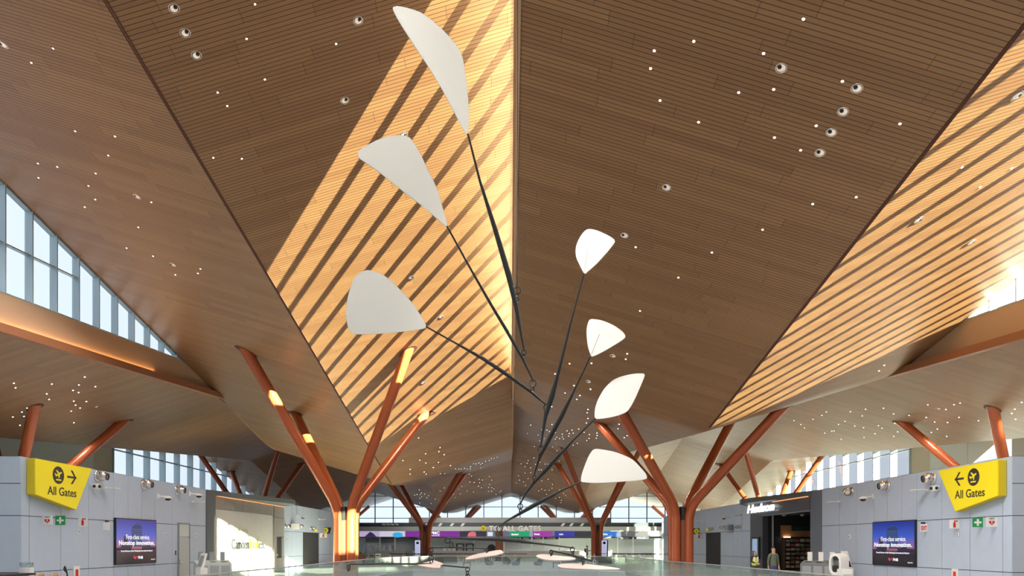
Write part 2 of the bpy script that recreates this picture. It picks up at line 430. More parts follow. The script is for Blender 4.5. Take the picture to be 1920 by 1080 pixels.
outer(-34.1, 1, 4, ''); outer(34.5, -1, 5, '')
# bright upper window in the right outer wall with a slanting cut
X = 34.5
mb = MB(); mb.add([(X, 47, 0), (X, 53.2, 0), (X, 53.2, CZ+9), (X, 47, CZ+9)], [(0,1,2,3)]); struct('window_6', mb, glass('clear_upper_glass', (.75,.75,.75), .02))
mb = MB()
mb.prism([(X-.1, 53.2, 0), (X-.1, 52.8, CZ+5.7), (X-.1, 49.3, CZ+7.3), (X-.1, 49.3, CZ+8.4), (X-.1, 53.2, CZ+8.6)], (.2, 0, 0)); struct('wall_outer', mb, PALE)
# unseen walls beside and behind the camera, added to keep out direct sun
mb = MB(); mb.box(26, 26.3, -25, 22.7, 0, CZ+5); struct('wall_right', mb, PALE)
mb = MB(); mb.box(-14, 38, -25.3, -25, 0, 24); struct('wall_back', mb, PALE)  # unseen too, cut short on one side to let sky light in
# ------------------------------------------------------------------ end window
D = 102; zt = lambda X: CZ+ceil_h(max(-34.6, min(35.0, X)), 101.9)+.03
gm = MB(); fr = MB(); xs = [-2.62+2.625*i for i in range(-13, 15)]
xs = [.23-1.3+2.625*i for i in range(-14, 15)]
brk = sorted(set([x for x in xs if -34.5 < x < 35]+[s[2] for s in STRIPS]+[s[3] for s in STRIPS[:-1]]))
for a, b in zip(brk, brk[1:]): gm.add([(a, D, CZ+2.3), (b, D, CZ+2.3), (b, D, zt((b-1e-3))), (a, D, zt(a+1e-3))], [(0,1,2,3)])
for x in xs:
    if -34.5 < x < 34.9: fr.box(x-.06, x+.06, D-.12, D+.1, CZ+2.3, zt(x))
for hh in (3.66, 5.3, 6.85):
    a = -34.5
    while a < 34.7:
        if CZ+hh < min(zt(a), zt(a+.25)): fr.box(a, a+.26, D-.1, D+.08, CZ+hh-.045, CZ+hh+.045)
        a += .25
wo = struct('window_7', gm, WGLASS); fr.obj('window_frame', DMULL, wo)
mb = MB(); mb.box(-38, 38, D-.15, D+.3, 0, CZ+2.35); struct('wall_back', mb, PALE)
mb = MB(); mb.box(-14, 14.1, 98, 98.3, CZ+2.0, CZ+3.6); struct('trim_6', mb, mat('mid_grey_parapet', (.33,.33,.33,1), .6))
# ------------------------------------------------------------------ trees (branching steel columns)
def tree(bx, by, label):
    t = thing('branching_column', label, 'column', (bx, by, 0), 'orange-brown branching steel columns')
    for sx in (-1, 1):
        for sy in (-1, 1):
            tx, ty = bx+sx*4.2, by+sy*4.2
            if by > 105: th = 5.0+1.26
            else: th = ceil_h(tx, ty)
            a = Vector((bx+sx*.37, by+sy*.37, 0)); bend = Vector((bx+sx*.37, by+sy*.37, CZ+2.05)); tip = Vector((tx, ty, CZ+th))
            dirn = (tip-bend).normalized(); pts = [a, Vector((a.x, a.y, CZ+.9))]
            p0 = bend-Vector((0,0,.85)); p2 = bend+dirn*.85
            for i in range(9):
                q = i/8; pts.append(p0*(1-q)**2+bend*2*q*(1-q)+p2*q*q)
            pts.append(tip+dirn*.35)
            mb = MB(); mb.tube(pts, .275, 20); mb.obj('branch', STEEL, t)
            if by < 105:
                n = cnormal(tx, ty); c = MB(); tip2 = tip+n*.02
                u = (dirn-n*dirn.dot(n)).normalized(); v = n.cross(u)
                vs = [tip2+u*(.62*math.cos(q)+.05)+v*.36*math.sin(q) for q in [2*math.pi*k/28 for k in range(28)]]
                c.add(vs+[p-n*.04 for p in vs], [tuple(range(28))[::-1]]+[(i, (i+1) % 28, 28+(i+1) % 28, 28+i) for i in range(28)])
                c.obj('ceiling_slot', SLOT, t)
    mb = MB(); mb.box(bx-.09, bx+.09, by-.55, by+.55, CZ+1.35, CZ+2.1); mb.box(bx-.55, bx+.55, by-.09, by+.09, CZ+1.35, CZ+2.1)
    mb.obj('joint_block', BLACK, t)
    mb = MB(); mb.box(bx-.1, bx+.1, by-.5, by+.5, 0, CZ+1.35); mb.box(bx-.5, bx+.5, by-.1, by+.1, 0, CZ+1.35)
    mb.obj('core_plate', mat('dark_steel', (.2,.06,.03,1), .4) if 'dark_steel' not in bpy.data.materials else bpy.data.materials['dark_steel'], t)
C0 = .23
for x_, y_, l_ in ((-9.52, 41, 'near left four-branched orange steel column beyond the glass balustrade'),
                   (9.98, 41, 'near right four-branched orange steel column beside the glass balustrade'),
                   (-9.52, 80, 'far left four-branched orange steel column in front of the purple screen'),
                   (9.98, 80, 'far right four-branched orange steel column by the blue screen'),
                   (-29.02, 41, 'orange steel column rising behind the left wall above the yellow sign'),
                   (29.48, 41, 'orange steel column rising behind the right wall above the yellow sign'),
                   (-29.02, 80, 'distant orange steel column rising above the food counter canopy on the left'),
                   (29.48, 80, 'distant orange steel column rising above the dark shop canopy on the right'),
                   (-9.52, 119, 'orange steel column outside the end window, left of its middle peak'),
                   (9.98, 119, 'orange steel column outside the end window, right of its middle peak'),
                   (-29.02, 119, 'orange steel column outside the end window at its far left'),
                   (29.48, 119, 'orange steel column outside the end window at its far right')):
    tree(x_, y_, l_)
#@@OBJECTS@@
# ------------------------------------------------------------------ local frames for wall things
class Fr:
    def __init__(s, o, U, V=(0,0,1), N=None):
        s.o = Vector(o); s.U = Vector(U).normalized(); s.V = Vector(V).normalized(); s.N = Vector(N).normalized() if N else s.U.cross(s.V)
    def p(s, u, v, n=0): return s.o+s.U*u+s.V*v+s.N*n
    def box(s, mb, u0, u1, v0, v1, n0, n1, m=0):
        return mb.hexa([s.p(u0,v0,n0), s.p(u1,v0,n0), s.p(u1,v0,n1), s.p(u0,v0,n1)], [s.p(u0,v1,n0), s.p(u1,v1,n0), s.p(u1,v1,n1), s.p(u0,v1,n1)], m)
    def poly(s, mb, pts, n0, n1, m=0):
        return mb.prism([s.p(u, v, n0) for u, v in pts], s.N*(n1-n0), m)
_tc = {}
def text(fr, body, u0, u1, v0, v1, n, m, name, parent, ext=.006, bold=.0, shear=0, label=None):
    key = (body, bold, shear)
    if key not in _tc:
        c = bpy.data.curves.new('lettering', 'FONT'); c.body = body; c.offset = bold; c.shear = shear; c.resolution_u = 3
        c.fill_mode = 'FRONT'; o = bpy.data.objects.new('lettering_source', c); COL.objects.link(o)
        bpy.context.view_layer.update(); me = o.evaluated_get(bpy.context.evaluated_depsgraph_get()).to_mesh()
        vs = [tuple(v.co) for v in me.vertices]; fs = [tuple(p.vertices) for p in me.polygons]
        bpy.data.objects.remove(o); bpy.data.curves.remove(c); _tc[key] = (vs, fs)
    vs, fs = _tc[key]
    xs = [v[0] for v in vs]; ys = [v[1] for v in vs]; a, b, c_, d = min(xs), max(xs), min(ys), max(ys)
    P = [(u0+(v[0]-a)/(b-a)*(u1-u0), v0+(v[1]-c_)/(d-c_)*(v1-v0)) for v in vs]
    mb = MB(); k = len(P)
    front = [fr.p(u, v, n+ext) for u, v in P]; back = [fr.p(u, v, n) for u, v in P]
    mb.add(front, fs); 
    cnt = {}
    for f in fs:
        for i in range(len(f)):
            e = (f[i], f[(i+1) % len(f)]); cnt[tuple(sorted(e))] = cnt.get(tuple(sorted(e)), 0)+1
    side = [(e[0], e[1], k+e[1], k+e[0]) for f in fs for e in [(f[i], f[(i+1) % len(f)]) for i in range(len(f))] if cnt[tuple(sorted(e))] == 1]
    mb.add(front+back, side)
    o = mb.obj(name, m, parent)
    if label: o['label'] = label
    return o
FL = Fr((WL, 0, CZ), (0, 1, 0), N=(1, 0, 0)); FRR = Fr((WR, 0, CZ), (0, -1, 0), N=(-1, 0, 0))
class Side:                              # photo point on a wall plane -> (u, v)
    def __init__(s, fr, X): s.fr = fr; s.X = X
    def uv(s, x, y, off=0):
        X = s.X+s.fr.N.x*off; d = F*X/(x-VX); return (d*s.fr.U.y, (VY-y)*d/F)
    def d(s, x): return F*s.X/(x-VX)
SL, SR = Side(FL, WL), Side(FRR, WR)
def circle(cu, cv, r, n=40, ru=None): return [(cu+(ru or r)*math.cos(2*math.pi*i/n), cv+r*math.sin(2*math.pi*i/n)) for i in range(n)]
# ------------------------------------------------------------------ yellow gate signs
def plane_icon(fr, cu, cv, r, n, m, parent, flip=1):
    mb = MB()
    def rot(pts, a=.42): return [(cu+(x*math.cos(a)-y*math.sin(a))*r, cv+(x*math.sin(a)+y*math.cos(a))*r+.12*r) for x, y in pts]
    fr.poly(mb, rot([(-.58,-.05),(-.5,-.1),(.45,-.1),(.62,-.02),(.6,.05),(.45,.1),(-.4,.08),(-.52,.3),(-.64,.3)]), n, n+.01)
    fr.poly(mb, rot([(-.08,.05),(.22,.05),(-.12,.55),(-.27,.55)]), n, n+.01)
    fr.poly(mb, rot([(-.08,-.05),(.22,-.05),(-.02,-.42),(-.2,-.42)]), n, n+.01)
    fr.box(mb, cu-.45*r, cu+.45*r, cv-.62*r, cv-.45*r, n, n+.01)
    return mb.obj('airplane_symbol', m, parent)
def yellow_sign(S_, corners, ic, ar, tx, label, arrow):
    fr = S_.fr; off = .3
    t = thing('gate_sign', label, 'sign', (S_.X, S_.d(corners[0][0]), CZ+1.2))
    P = [S_.uv(x, y, off) for x, y in corners]
    mb = MB(); fr.poly(mb, P, .02, off-.03, 0); mb.obj('sign_box', YELD, t, bevel=.02)
    mb = MB(); cu = sum(p[0] for p in P)/4; cv = sum(p[1] for p in P)/4
    fr.poly(mb, [(cu+(u-cu)*.985, cv+(v-cv)*.985) for u, v in P], off-.03, off); mb.obj('sign_face', YEL, t)
    cu, cv = S_.uv(*ic, off); r = .30
    mb = MB(); fr.poly(mb, circle(cu, cv, r), off, off+.008); mb.obj('symbol_disc', INK, t)
    plane_icon(fr, cu, cv, r, off+.008, YEL, t)
    a0 = S_.uv(ar[0], ar[2], off); a1 = S_.uv(ar[1], ar[2], off); (ua, va), (ub, vb) = sorted((a0, a1)); vm = (va+vb)/2
    mb = MB(); tk = .035
    if arrow > 0: tipu, tail, sg = ub, ua, -1
    else: tipu, tail, sg = ua, ub, 1
    fr.box(mb, min(tipu, tail), max(tipu, tail), vm-tk, vm+tk, off, off+.008)
    for q in (1, -1):
        fr.poly(mb, [(tipu, vm-q*.02), (tipu+sg*.22, vm+q*.24), (tipu+sg*.32, vm+q*.24), (tipu+sg*.10, vm), ][::1], off, off+.008)
    mb.obj('arrow', INK, t)
    (u0, v0) = S_.uv(tx[0], tx[2], off); (u1, v1) = S_.uv(tx[1], tx[3], off)
    (u0, u1) = sorted((u0, u1)); vm = (v0+v1)/2
    text(fr, 'All Gates', u0, u1, vm-.145, vm+.15, off, INK, 'lettering', t, bold=.012)
yellow_sign(SL, [(66, 927), (143.4, 956), (173, 878.5), (66, 859)], (109.4, 891), (126, 143, 895), (89, 143, 919, 925),
            'yellow slanted All Gates sign with arrow pointing right on the left wall', 1)
yellow_sign(SR, [(1871, 929.5), (1790.6, 959.5), (1758.7, 882.5), (1871, 862)], (1825.5, 894.5), (1790.5, 1807, 898), (1790.5, 1846.5, 929, 921),
            'yellow slanted All Gates sign with arrow pointing left on the right wall', -1)
# ------------------------------------------------------------------ square flag signs
def flag(side, x0, x1, y0, y1, kind, label, cat='sign'):
    xw = x0 if side < 0 else x1; X = WL if side < 0 else WR
    d = F*X/(xw-VX); a, b = pt(x0, y1, d), pt(x1, y0, d)
    fr = Fr((a.x, d, a.z), (1, 0, 0), N=(0, -1, 0)); W = b.x-a.x; H = b.z-a.z
    t = thing({'aed': 'defibrillator_sign', 'cross': 'first_aid_sign', 'fire': 'extinguisher_sign', 'exit': 'exit_sign', 'blank': 'exit_sign'}[kind], label, cat, (X, d, a.z))
    mb = MB(); fr.box(mb, 0, W, 0, H, -.02, 0); mb.obj('plate', {'cross': GREEN}.get(kind, WHITEP), t)
    mb = MB(); q = W*.3
    if kind == 'cross':
        fr.box(mb, W*.4, W*.6, H*.15, H*.85, 0, .006); fr.box(mb, W*.15, W*.4, H*.4, H*.6, 0, .006); fr.box(mb, W*.6, W*.85, H*.4, H*.6, 0, .006); mb.obj('cross', WHITEP, t)
    elif kind == 'aed':
        hp = []
        for i in range(36):
            a_ = 2*math.pi*i/36; hx = 16*math.sin(a_)**3; hy = 13*math.cos(a_)-5*math.cos(2*a_)-2*math.cos(3*a_)-math.cos(4*a_); hp.append((W*.5+hx*W*.017, H*.42+hy*H*.017))
        fr.poly(mb, hp, 0, .006); mb.obj('heart', RED, t)
        mb = MB(); fr.poly(mb, [(W*.5, H*.6), (W*.42, H*.42), (W*.49, H*.42), (W*.46, H*.25), (W*.58, H*.47), (W*.51, H*.47), (W*.56, H*.6)], .006, .01); mb.obj('bolt', WHITEP, t)
        text(fr, 'AED', W*.25, W*.75, H*.76, H*.92, 0, INK, 'lettering', t, bold=.01)
    elif kind == 'fire':
        fr.box(mb, W*.36, W*.6, H*.12, H*.66, 0, .006); fr.box(mb, W*.43, W*.53, H*.66, H*.8, 0, .006); fr.box(mb, W*.43, W*.82, H*.76, H*.88, 0, .006); mb.obj('extinguisher_symbol', RED, t)
    else:
        if kind == 'exit': text(fr, 'EXIT', W*.1, W*.9, H*.2, H*.75, 0, RED, 'lettering', t, bold=.03)
        mb = MB(); fr.box(mb, W*.3, W*.7, H, H*1.25, -.12, .0); mb.obj('bracket', BLACK, t)
flag(-1, 79, 98, 966.5, 984, 'aed', 'white AED sign with red heart below the left yellow sign')
flag(-1, 103.7, 122, 967, 984.5, 'cross', 'green first aid sign with white cross below the left yellow sign')
flag(-1, 146.5, 164, 970, 987, 'fire', 'white fire extinguisher sign below the tip of the left yellow sign')
flag(-1, 193, 205, 979, 994, 'blank', 'small plain white hanging sign beside the advertising screen on the left wall')
flag(1, 1849.5, 1869.7, 969.5, 987.5, 'aed', 'white AED sign with red heart below the right yellow sign')
flag(1, 1823.8, 1843, 970.5, 988.5, 'cross', 'green first aid sign with white cross below the right yellow sign')
flag(1, 1780.8, 1799, 974, 991, 'fire', 'white fire extinguisher sign below the tip of the right yellow sign')
flag(1, 1726, 1739, 982.5, 997, 'exit', 'small red EXIT sign beside the advertising screen on the right wall')
flag(-1, 600, 613, 999.5, 1008, 'fire', 'small extinguisher sign over the corridor opening in the left wall')
flag(1, 1304.5, 1317, 1001, 1010, 'fire', 'small extinguisher sign by the corridor opening in the right wall')
# ------------------------------------------------------------------ advertising screens
def scr(name, stops):
    m = bpy.data.materials.new(name); m.use_nodes = True; t = m.node_tree; N = t.nodes; b = N['Principled BSDF']
    tc = N.new('ShaderNodeTexCoord'); sp = N.new('ShaderNodeSeparateXYZ'); t.links.new(tc.outputs['Object'], sp.inputs[0])
    mr = N.new('ShaderNodeMapRange'); mr.inputs[1].default_value = 0; mr.inputs[2].default_value = 1.75; t.links.new(sp.outputs[2], mr.inputs[0])
    r = N.new('ShaderNodeValToRGB'); t.links.new(mr.outputs[0], r.inputs[0]); e = r.color_ramp.elements
    e[0].position = stops[0][0]; e[0].color = stops[0][1]; e[1].position = stops[-1][0]; e[1].color = stops[-1][1]
    for p_, c_ in stops[1:-1]: q = e.new(p_); q.color = c_
    b.inputs['Base Color'].default_value = (0,0,0,1); b.inputs['Roughness'].default_value = .3
    t.links.new(r.outputs[0], b.inputs['Emission Color']); b.inputs['Emission Strength'].default_value = 1
    return m
PIC = scr('dusk_picture', [(0, srgb(28,26,32)), (.30, srgb(34,28,40)), (.38, srgb(150,84,92)), (.52, srgb(110,92,160)), (.7, srgb(52,84,180)), (1, srgb(24,48,140))])
SKYL = mat('tower_blue', (0,0,0,1), .4, emit=srgb(34,52,96)); SKYD = mat('tower_dark', (0,0,0,1), .4, emit=srgb(40,36,60)); SCW = mat('screen_white', (0,0,0,1), .4, emit=(1,1,1,1))
SCR_ = mat('screen_red', (0,0,0,1), .4, emit=srgb(200,60,90))
def tv(S_, x0, x1, yt0, yb0, yt1, yb1, label):
    (ua, va), (ub, vb) = S_.uv(x0, yt0), S_.uv(x1, yt1); (_, vc), (_, vd) = S_.uv(x0, yb0), S_.uv(x1, yb1)
    u0, u1 = sorted((ua, ub)); v1 = (va+vb)/2; v0 = (vc+vd)/2; fr = S_.fr; W = u1-u0; H = v1-v0
    t = thing('advertising_screen', label, 'screen', (S_.X, abs((u0+u1)/2), CZ+v0))
    mb = MB(); fr.box(mb, u0, u1, v0, v1, .0, .09); mb.obj('bezel', BLACK, t, bevel=.01)
    q = .045; mb = MB(); fr.box(mb, u0+q, u1-q, v0+q, v1-q, .09, .094); pic = mb.obj('picture', PIC, t)
    # object-space heights of the gradient follow the world, undo the parent offset
    for v in pic.data.vertices: v.co.z += -t.location.z+0; 
    pic.location.z = 0
    n = .094; A = lambda s: u0+q+s*(W-2*q); B = lambda s: v0+q+s*(H-2*q)
    mb = MB(); fr.poly(mb, [(A(.36), B(.38)), (A(.62), B(.38)), (A(.62), B(.84)), (A(.57), B(.9)), (A(.5), B(.94)), (A(.38), B(.84)), (A(.36), B(.8))], n, n+.003); mb.obj('tower', SKYL, t)
    mb = MB()
    for i in range(9):
        fr.box(mb, A(.37), A(.61), B(.42+i*.045), B(.428+i*.045), n+.003, n+.005)
    fr.box(mb, A(.45), A(.55), B(.90), B(.905), n+.003, n+.005); mb.obj('tower_floors', mat('floors', (0,0,0,1), .4, emit=srgb(90,120,180)), t)
    mb = MB()
    for a, b, h in ((.0,.1,.36),(.1,.17,.42),(.17,.26,.62),(.26,.36,.45),(.62,.72,.4),(.72,.84,.46),(.84,1,.38)): fr.box(mb, A(a), A(b), B(.3), B(h), n, n+.002)
    fr.box(mb, A(0), A(1), B(.29), B(.32), n, n+.002); mb.obj('skyline', SKYD, t)
    n += .006
    text(fr, 'First-class service.', A(.22), A(.82), B(.55), B(.655), n, SCW, 'lettering', t, .003)
    text(fr, 'Nonstop innovation.', A(.05), A(.95), B(.385), B(.52), n, SCW, 'lettering', t, .003, bold=.018)
    text(fr, 'Proud Partner of the Pittsburgh International Airport.', A(.1), A(.9), B(.25), B(.3), n, SCW, 'lettering', t, .003, bold=.01)
    text(fr, 'FNB', A(.52), A(.64), B(.09), B(.155), n, SCW, 'lettering', t, .003, bold=.02)
    text(fr, 'Member FDIC', A(.86), A(.97), B(.055), B(.08), n, SCW, 'lettering', t, .003)
    mb = MB(); fr.poly(mb, [(A(.40), B(.16)), (A(.44), B(.16)), (A(.445), B(.12)), (A(.49), B(.165)), (A(.5), B(.14)), (A(.44), B(.085)), (A(.41), B(.11))], n, n+.003); mb.obj('emblem', SCR_, t)
tv(SL, 213, 289.5, 970, 1059, 976, 1055.5, 'square advertising screen with night tower picture on the left wall')
tv(SR, 1639.4, 1719.8, 979, 1058.8, 974, 1063.3, 'square advertising screen with night tower picture on the right wall')
# ------------------------------------------------------------------ wall mounted devices
def air_nozzle(S_, x, y, r, label, dirv=None):
    u, v = S_.uv(x, y, .22); c = S_.fr.p(u, v, .22); N = S_.fr.N
    t = thing('air_nozzle', label, 'air nozzle', c, 'round steel air nozzles along the side walls')
    dv = Vector(dirv or (N.x, .12, -.12)).normalized()
    mb = MB(); prof = [(r*math.sin(a), -r*math.cos(a)) for a in [math.pi*k/16*0.78 for k in range(17)]]
    mb.lathe(prof[:], (0,0,0), dv, 28); mb.obj('ball', CHROME, t, world=False)
    a = math.pi*.78; mb = MB(); mb.lathe([(r*math.sin(a)*1.02, -r*math.cos(a)-.02), (r*math.sin(a)*1.08, -r*math.cos(a)+.03), (r*math.sin(a)*.9, -r*math.cos(a)+.03), (r*math.sin(a)*.86, -r*math.cos(a)-.05), (.001, -r*math.cos(a)-.06)], (0,0,0), dv, 28); mb.obj('opening', BLACK, t, world=False)
    mb = MB(); mb.lathe([(r*.95, -.23), (r*1.1, -.22), (r*1.1, -.17), (r*.9, -.15)], (0,0,0), N, 28); mb.obj('collar', CHROME, t, world=False)
for x, y, l in ((193, 893, 'round steel air nozzle on left wall just right of the yellow sign'), (278, 908, 'middle of the three round steel air nozzles on the left wall'), (340, 919, 'round steel air nozzle on left wall nearest the food counter')):
    air_nozzle(SL, x, y, .2, l)
for x, y, l in ((1739, 897, 'round steel air nozzle on right wall just left of the yellow sign'), (1655, 911, 'middle of the three round steel air nozzles on the right wall'), (1588.4, 922, 'round steel air nozzle on right wall nearest the dark shop')):
    air_nozzle(SR, x, y, .2, l, None if x > 1600 else (-.3, -.9, -.3))
for S_, x, y, l in ((SL, 540.5, 986, 'steel air nozzle on far left wall, left of the pale speaker box'), (SL, 565, 986, 'steel air nozzle on far left wall, right of the pale speaker box'), (SL, 588, 990, 'steel air nozzle on far left wall with a yellow beacon under it'),
                    (SR, 1353, 989, 'steel air nozzle on far right wall, left of the grey speaker box'), (SR, 1383, 988, 'steel air nozzle on far right wall, right of the grey speaker box'), (SR, 1332, 992, 'steel air nozzle on far right wall beside the yellow beacon')):
    air_nozzle(S_, x, y, .13, l)
def dome_camera(S_, x, y, label):
    u, v = S_.uv(x, y, .45); fr = S_.fr; c = fr.p(u, v, .45)
    t = thing('dome_camera', label, 'camera', c)
    mb = MB(); mb.lathe([(.001,.1), (.06,.09), (.15,.05), (.17,0), (.16,-.02)], c, (0,0,1), 20); mb.obj('housing', WHITE, t)
    mb = MB(); mb.lathe([(.14,-.02), (.12,-.07), (.06,-.11), (.001,-.12)], c, (0,0,1), 20); mb.obj('dome', BLACK, t)
    mb = MB(); mb.tube([c+Vector((0,0,.06)), fr.p(u, v+.08, .2), fr.p(u, v+.08, .0)], .03); fr.box(mb, u-.06, u+.06, v-.02, v+.2, 0, .03); mb.obj('wall_arm', WHITE, t)
for S_, x, y, l in ((SL, 315, 934, 'white dome camera on an arm between two air nozzles on the left wall'), (SL, 568, 970, 'white dome camera high on the far left wall beyond the food counter'), (SL, 373, 929, 'small white dome camera beside the dark pillar on the left wall'),
                    (SR, 1618, 935, 'white dome camera on an arm between two air nozzles on the right wall'), (SR, 1357, 971, 'white dome camera high on the far right wall left of the dark shop')):
    dome_camera(S_, x, y, l)
def box_camera(S_, x, y, label):
    u, v = S_.uv(x, y, .2); fr = S_.fr; t = thing('wall_camera', label, 'camera', fr.p(u, v, 0))
    mb = MB(); fr.box(mb, u-.1, u+.1, v-.1, v+.1, .03, .28); mb.obj('housing', WHITE, t, bevel=.02)
    mb = MB(); mb.lathe([(.07, 0), (.06, .04), (.001, .04)], fr.p(u, v, .28), fr.N, 16); mb.lathe([(.06,0),(.05,.03),(.001,.03)], fr.p(u, v, .15)+Vector((0,-.1,0)), (0,-1,0), 16); mb.obj('lens', BLACK, t)
    mb = MB(); fr.box(mb, u-.05, u+.05, v-.05, v+.05, 0, .03); mb.obj('mount', WHITE, t)
box_camera(SL, 182, 912, 'small white box camera below the first air nozzle on the left wall')
box_camera(SR, 1750.5, 915.5, 'small white box camera below the first air nozzle on the right wall')
def antenna(S_, x, y, label):
    u, v = S_.uv(x, y, .3); fr = S_.fr; t = thing('wireless_antenna', label, 'antenna', fr.p(u, v, 0))
    mb = MB(); fr.box(mb, u-.16, u+.16, v-.02, v+.02, .12, .62); mb.obj('antenna_plate', WHITE, t, bevel=.01)
    mb = MB(); fr.box(mb, u-.03, u+.03, v-.04, v+.08, 0, .14); mb.obj('bracket', WHITE, t)
for S_, x, y, l in ((SL, 206, 916, 'flat white antenna plate below the first air nozzle on the left wall'), (SL, 371, 941, 'flat white antenna plate beside the dark pillar on the left wall'), (SR, 1726, 919, 'flat white antenna plate below the first air nozzle on the right wall'),
                    (SR, 1564, 941.5, 'flat white antenna plate beside the dark shop on the right wall'), (SR, 1383, 966.5, 'thin antenna plate high on the far right wall left of the dark shop'), (SL, 604, 974, 'thin antenna plate high on the far left wall near the orange column'), (SR, 1313, 975.5, 'thin antenna plate high on the far right wall near the orange column')):
    antenna(S_, x, y, l)
for S_, x, y, l, m_ in ((SL, 553, 987, 'pale square speaker box between two air nozzles on the far left wall', WHITEP), (SR, 1367, 989, 'grey square speaker box between two air nozzles on the far right wall', GREY)):
    u, v = S_.uv(x, y, .2); fr = S_.fr; t = thing('wall_speaker', l, 'speaker', fr.p(u, v, 0))
    mb = MB(); fr.box(mb, u-.45, u+.45, v-.2, v+.2, .05, .4); mb.obj('cabinet', m_, t, bevel=.02)
    mb = MB(); fr.box(mb, u-.1, u+.1, v-.1, v+.1, 0, .05); mb.obj('mount', GREY, t)
for S_, x, y, l in ((SL, 592, 994, 'round yellow beacon on the far left wall'), (SR, 1326.5, 994, 'round yellow beacon on the far right wall')):
    u, v = S_.uv(x, y, .3); fr = S_.fr; t = thing('beacon', l, 'light', fr.p(u, v, 0))
    mb = MB(); mb.lathe([(.001,-.13),(.09,-.1),(.13,0),(.09,.1),(.001,.13)], fr.p(u, v, .3), (0,0,1), 16); mb.obj('lens', YEL, t)
    mb = MB(); mb.tube([fr.p(u, v, .2), fr.p(u, v, 0)], .03); mb.obj('arm', GREY, t)
for side, x, y, l in ((-1, 611, 994.5, 'dark hanging sign with round yellow symbol on the far left wall'), (1, 1306, 996, 'dark hanging sign with round yellow symbol on the far right wall')):
    d = 60.; c = pt(x, y, d); fr = Fr((c.x, d, c.z), (1,0,0), N=(0,-1,0)); t = thing('wayfinding_sign', l, 'sign', c)
    mb = MB(); fr.poly(mb, [(-.46,.25),(.46,.25),(.3,-.25),(-.3,-.25)][::-1], -.12, 0); mb.obj('sign_box', BLACK, t)
    mb = MB(); fr.poly(mb, circle(0, 0, .21), 0, .01); mb.obj('yellow_disc', YEL, t); plane_icon(fr, 0, 0, .2, .01, INK, t)
    mb = MB(); X = WL if side < 0 else WR; mb.box(*sorted((X, c.x+side*.4)), d+.02, d+.08, c.z+.1, c.z+.16); mb.obj('wall_arm', BLACK, t)
# small plates on the walls
def plate(S_, x, y, w, h, m_, name, label, cat, depth=.03, slot=None):
    u, v = S_.uv(x, y); fr = S_.fr; t = thing(name, label, cat, fr.p(u, v, 0))
    mb = MB(); fr.box(mb, u-w/2, u+w/2, v-h/2, v+h/2, 0, depth); mb.obj('plate', m_, t, bevel=.006)
    mb = MB(); fr.box(mb, u-w*.2, u+w*.2, v-h*.25, v+h*.25, depth, depth+.012); mb.obj('insert', slot or GREY, t)
plate(SL, 147, 997, .13, .13, WHITE, 'alarm_button', 'small pale alarm button under the extinguisher sign on the left wall', 'button')
plate(SR, 1797, 1002, .13, .13, WHITE, 'alarm_button', 'small pale alarm button under the extinguisher sign on the right wall', 'button')
plate(SL, 308, 1002, .14, .18, WHITEP, 'thermostat', 'small white thermostat right of the left advertising screen', 'thermostat')
plate(SL, 366.5, 1004, .14, .18, WHITE, 'thermostat', 'small white thermostat right of the door in the left wall', 'thermostat')
plate(SR, 1593.6, 1006.7, .14, .2, WHITEP, 'thermostat', 'small white thermostat left of the right advertising screen', 'thermostat')
plate(SL, 538, 1011, .14, .22, WHITEP, 'thermostat', 'small white thermostat just beyond the food counter on the left wall', 'thermostat')
plate(SL, 563, 1011, .14, .22, WHITEP, 'thermostat', 'small white thermostat left of the corridor opening in the left wall', 'thermostat')
plate(SR, 1382.5, 1012.5, .14, .22, WHITEP, 'thermostat', 'small white thermostat left of the dark shop on the right wall', 'thermostat')
plate(SL, 329, 1036.5, .1, .2, BLACK, 'card_reader', 'black card reader beside the door in the left wall', 'reader')
plate(SL, 142.5, 1074, .36, .5, WHITE, 'extinguisher_cabinet', 'pale recessed extinguisher cabinet low on the left wall', 'cabinet', slot=RED)
plate(SR, 1791.5, 1077, .36, .4, WHITE, 'extinguisher_cabinet', 'pale recessed extinguisher cabinet low on the right wall', 'cabinet', slot=RED)
# ------------------------------------------------------------------ door in the left wall
d0, d1 = SL.d(333.7), SL.d(353)
mb = MB(); FL.box(mb, d0-.06, d0, -CZ, .99, .0, .07); FL.box(mb, d1, d1+.06, -CZ, .99, 0, .07); FL.box(mb, d0, d1, .93, .99, 0, .07)
dr_ = struct('door_1', mb, mat('door_frame', (.22,.24,.26,1), .4))
mb = MB(); FL.box(mb, d0, d1, -CZ+.02, .29, .01, .05); o = mb.obj('door_leaf', mat('door_grey', (.42,.45,.48,1), .35), dr_)
mb = MB(); FL.box(mb, d0, d1, .33, .93, .01, .04); mb.obj('transom_panel', mat('transom', (.5,.58,.55,1), .3), dr_)
mb = MB(); FL.box(mb, d0+.06, d0+.12, -1.0, -.75, .05, .1); FL.box(mb, d0+.06, d0+.28, -.9, -.87, .1, .12); mb.obj('door_handle', CHROME, o)
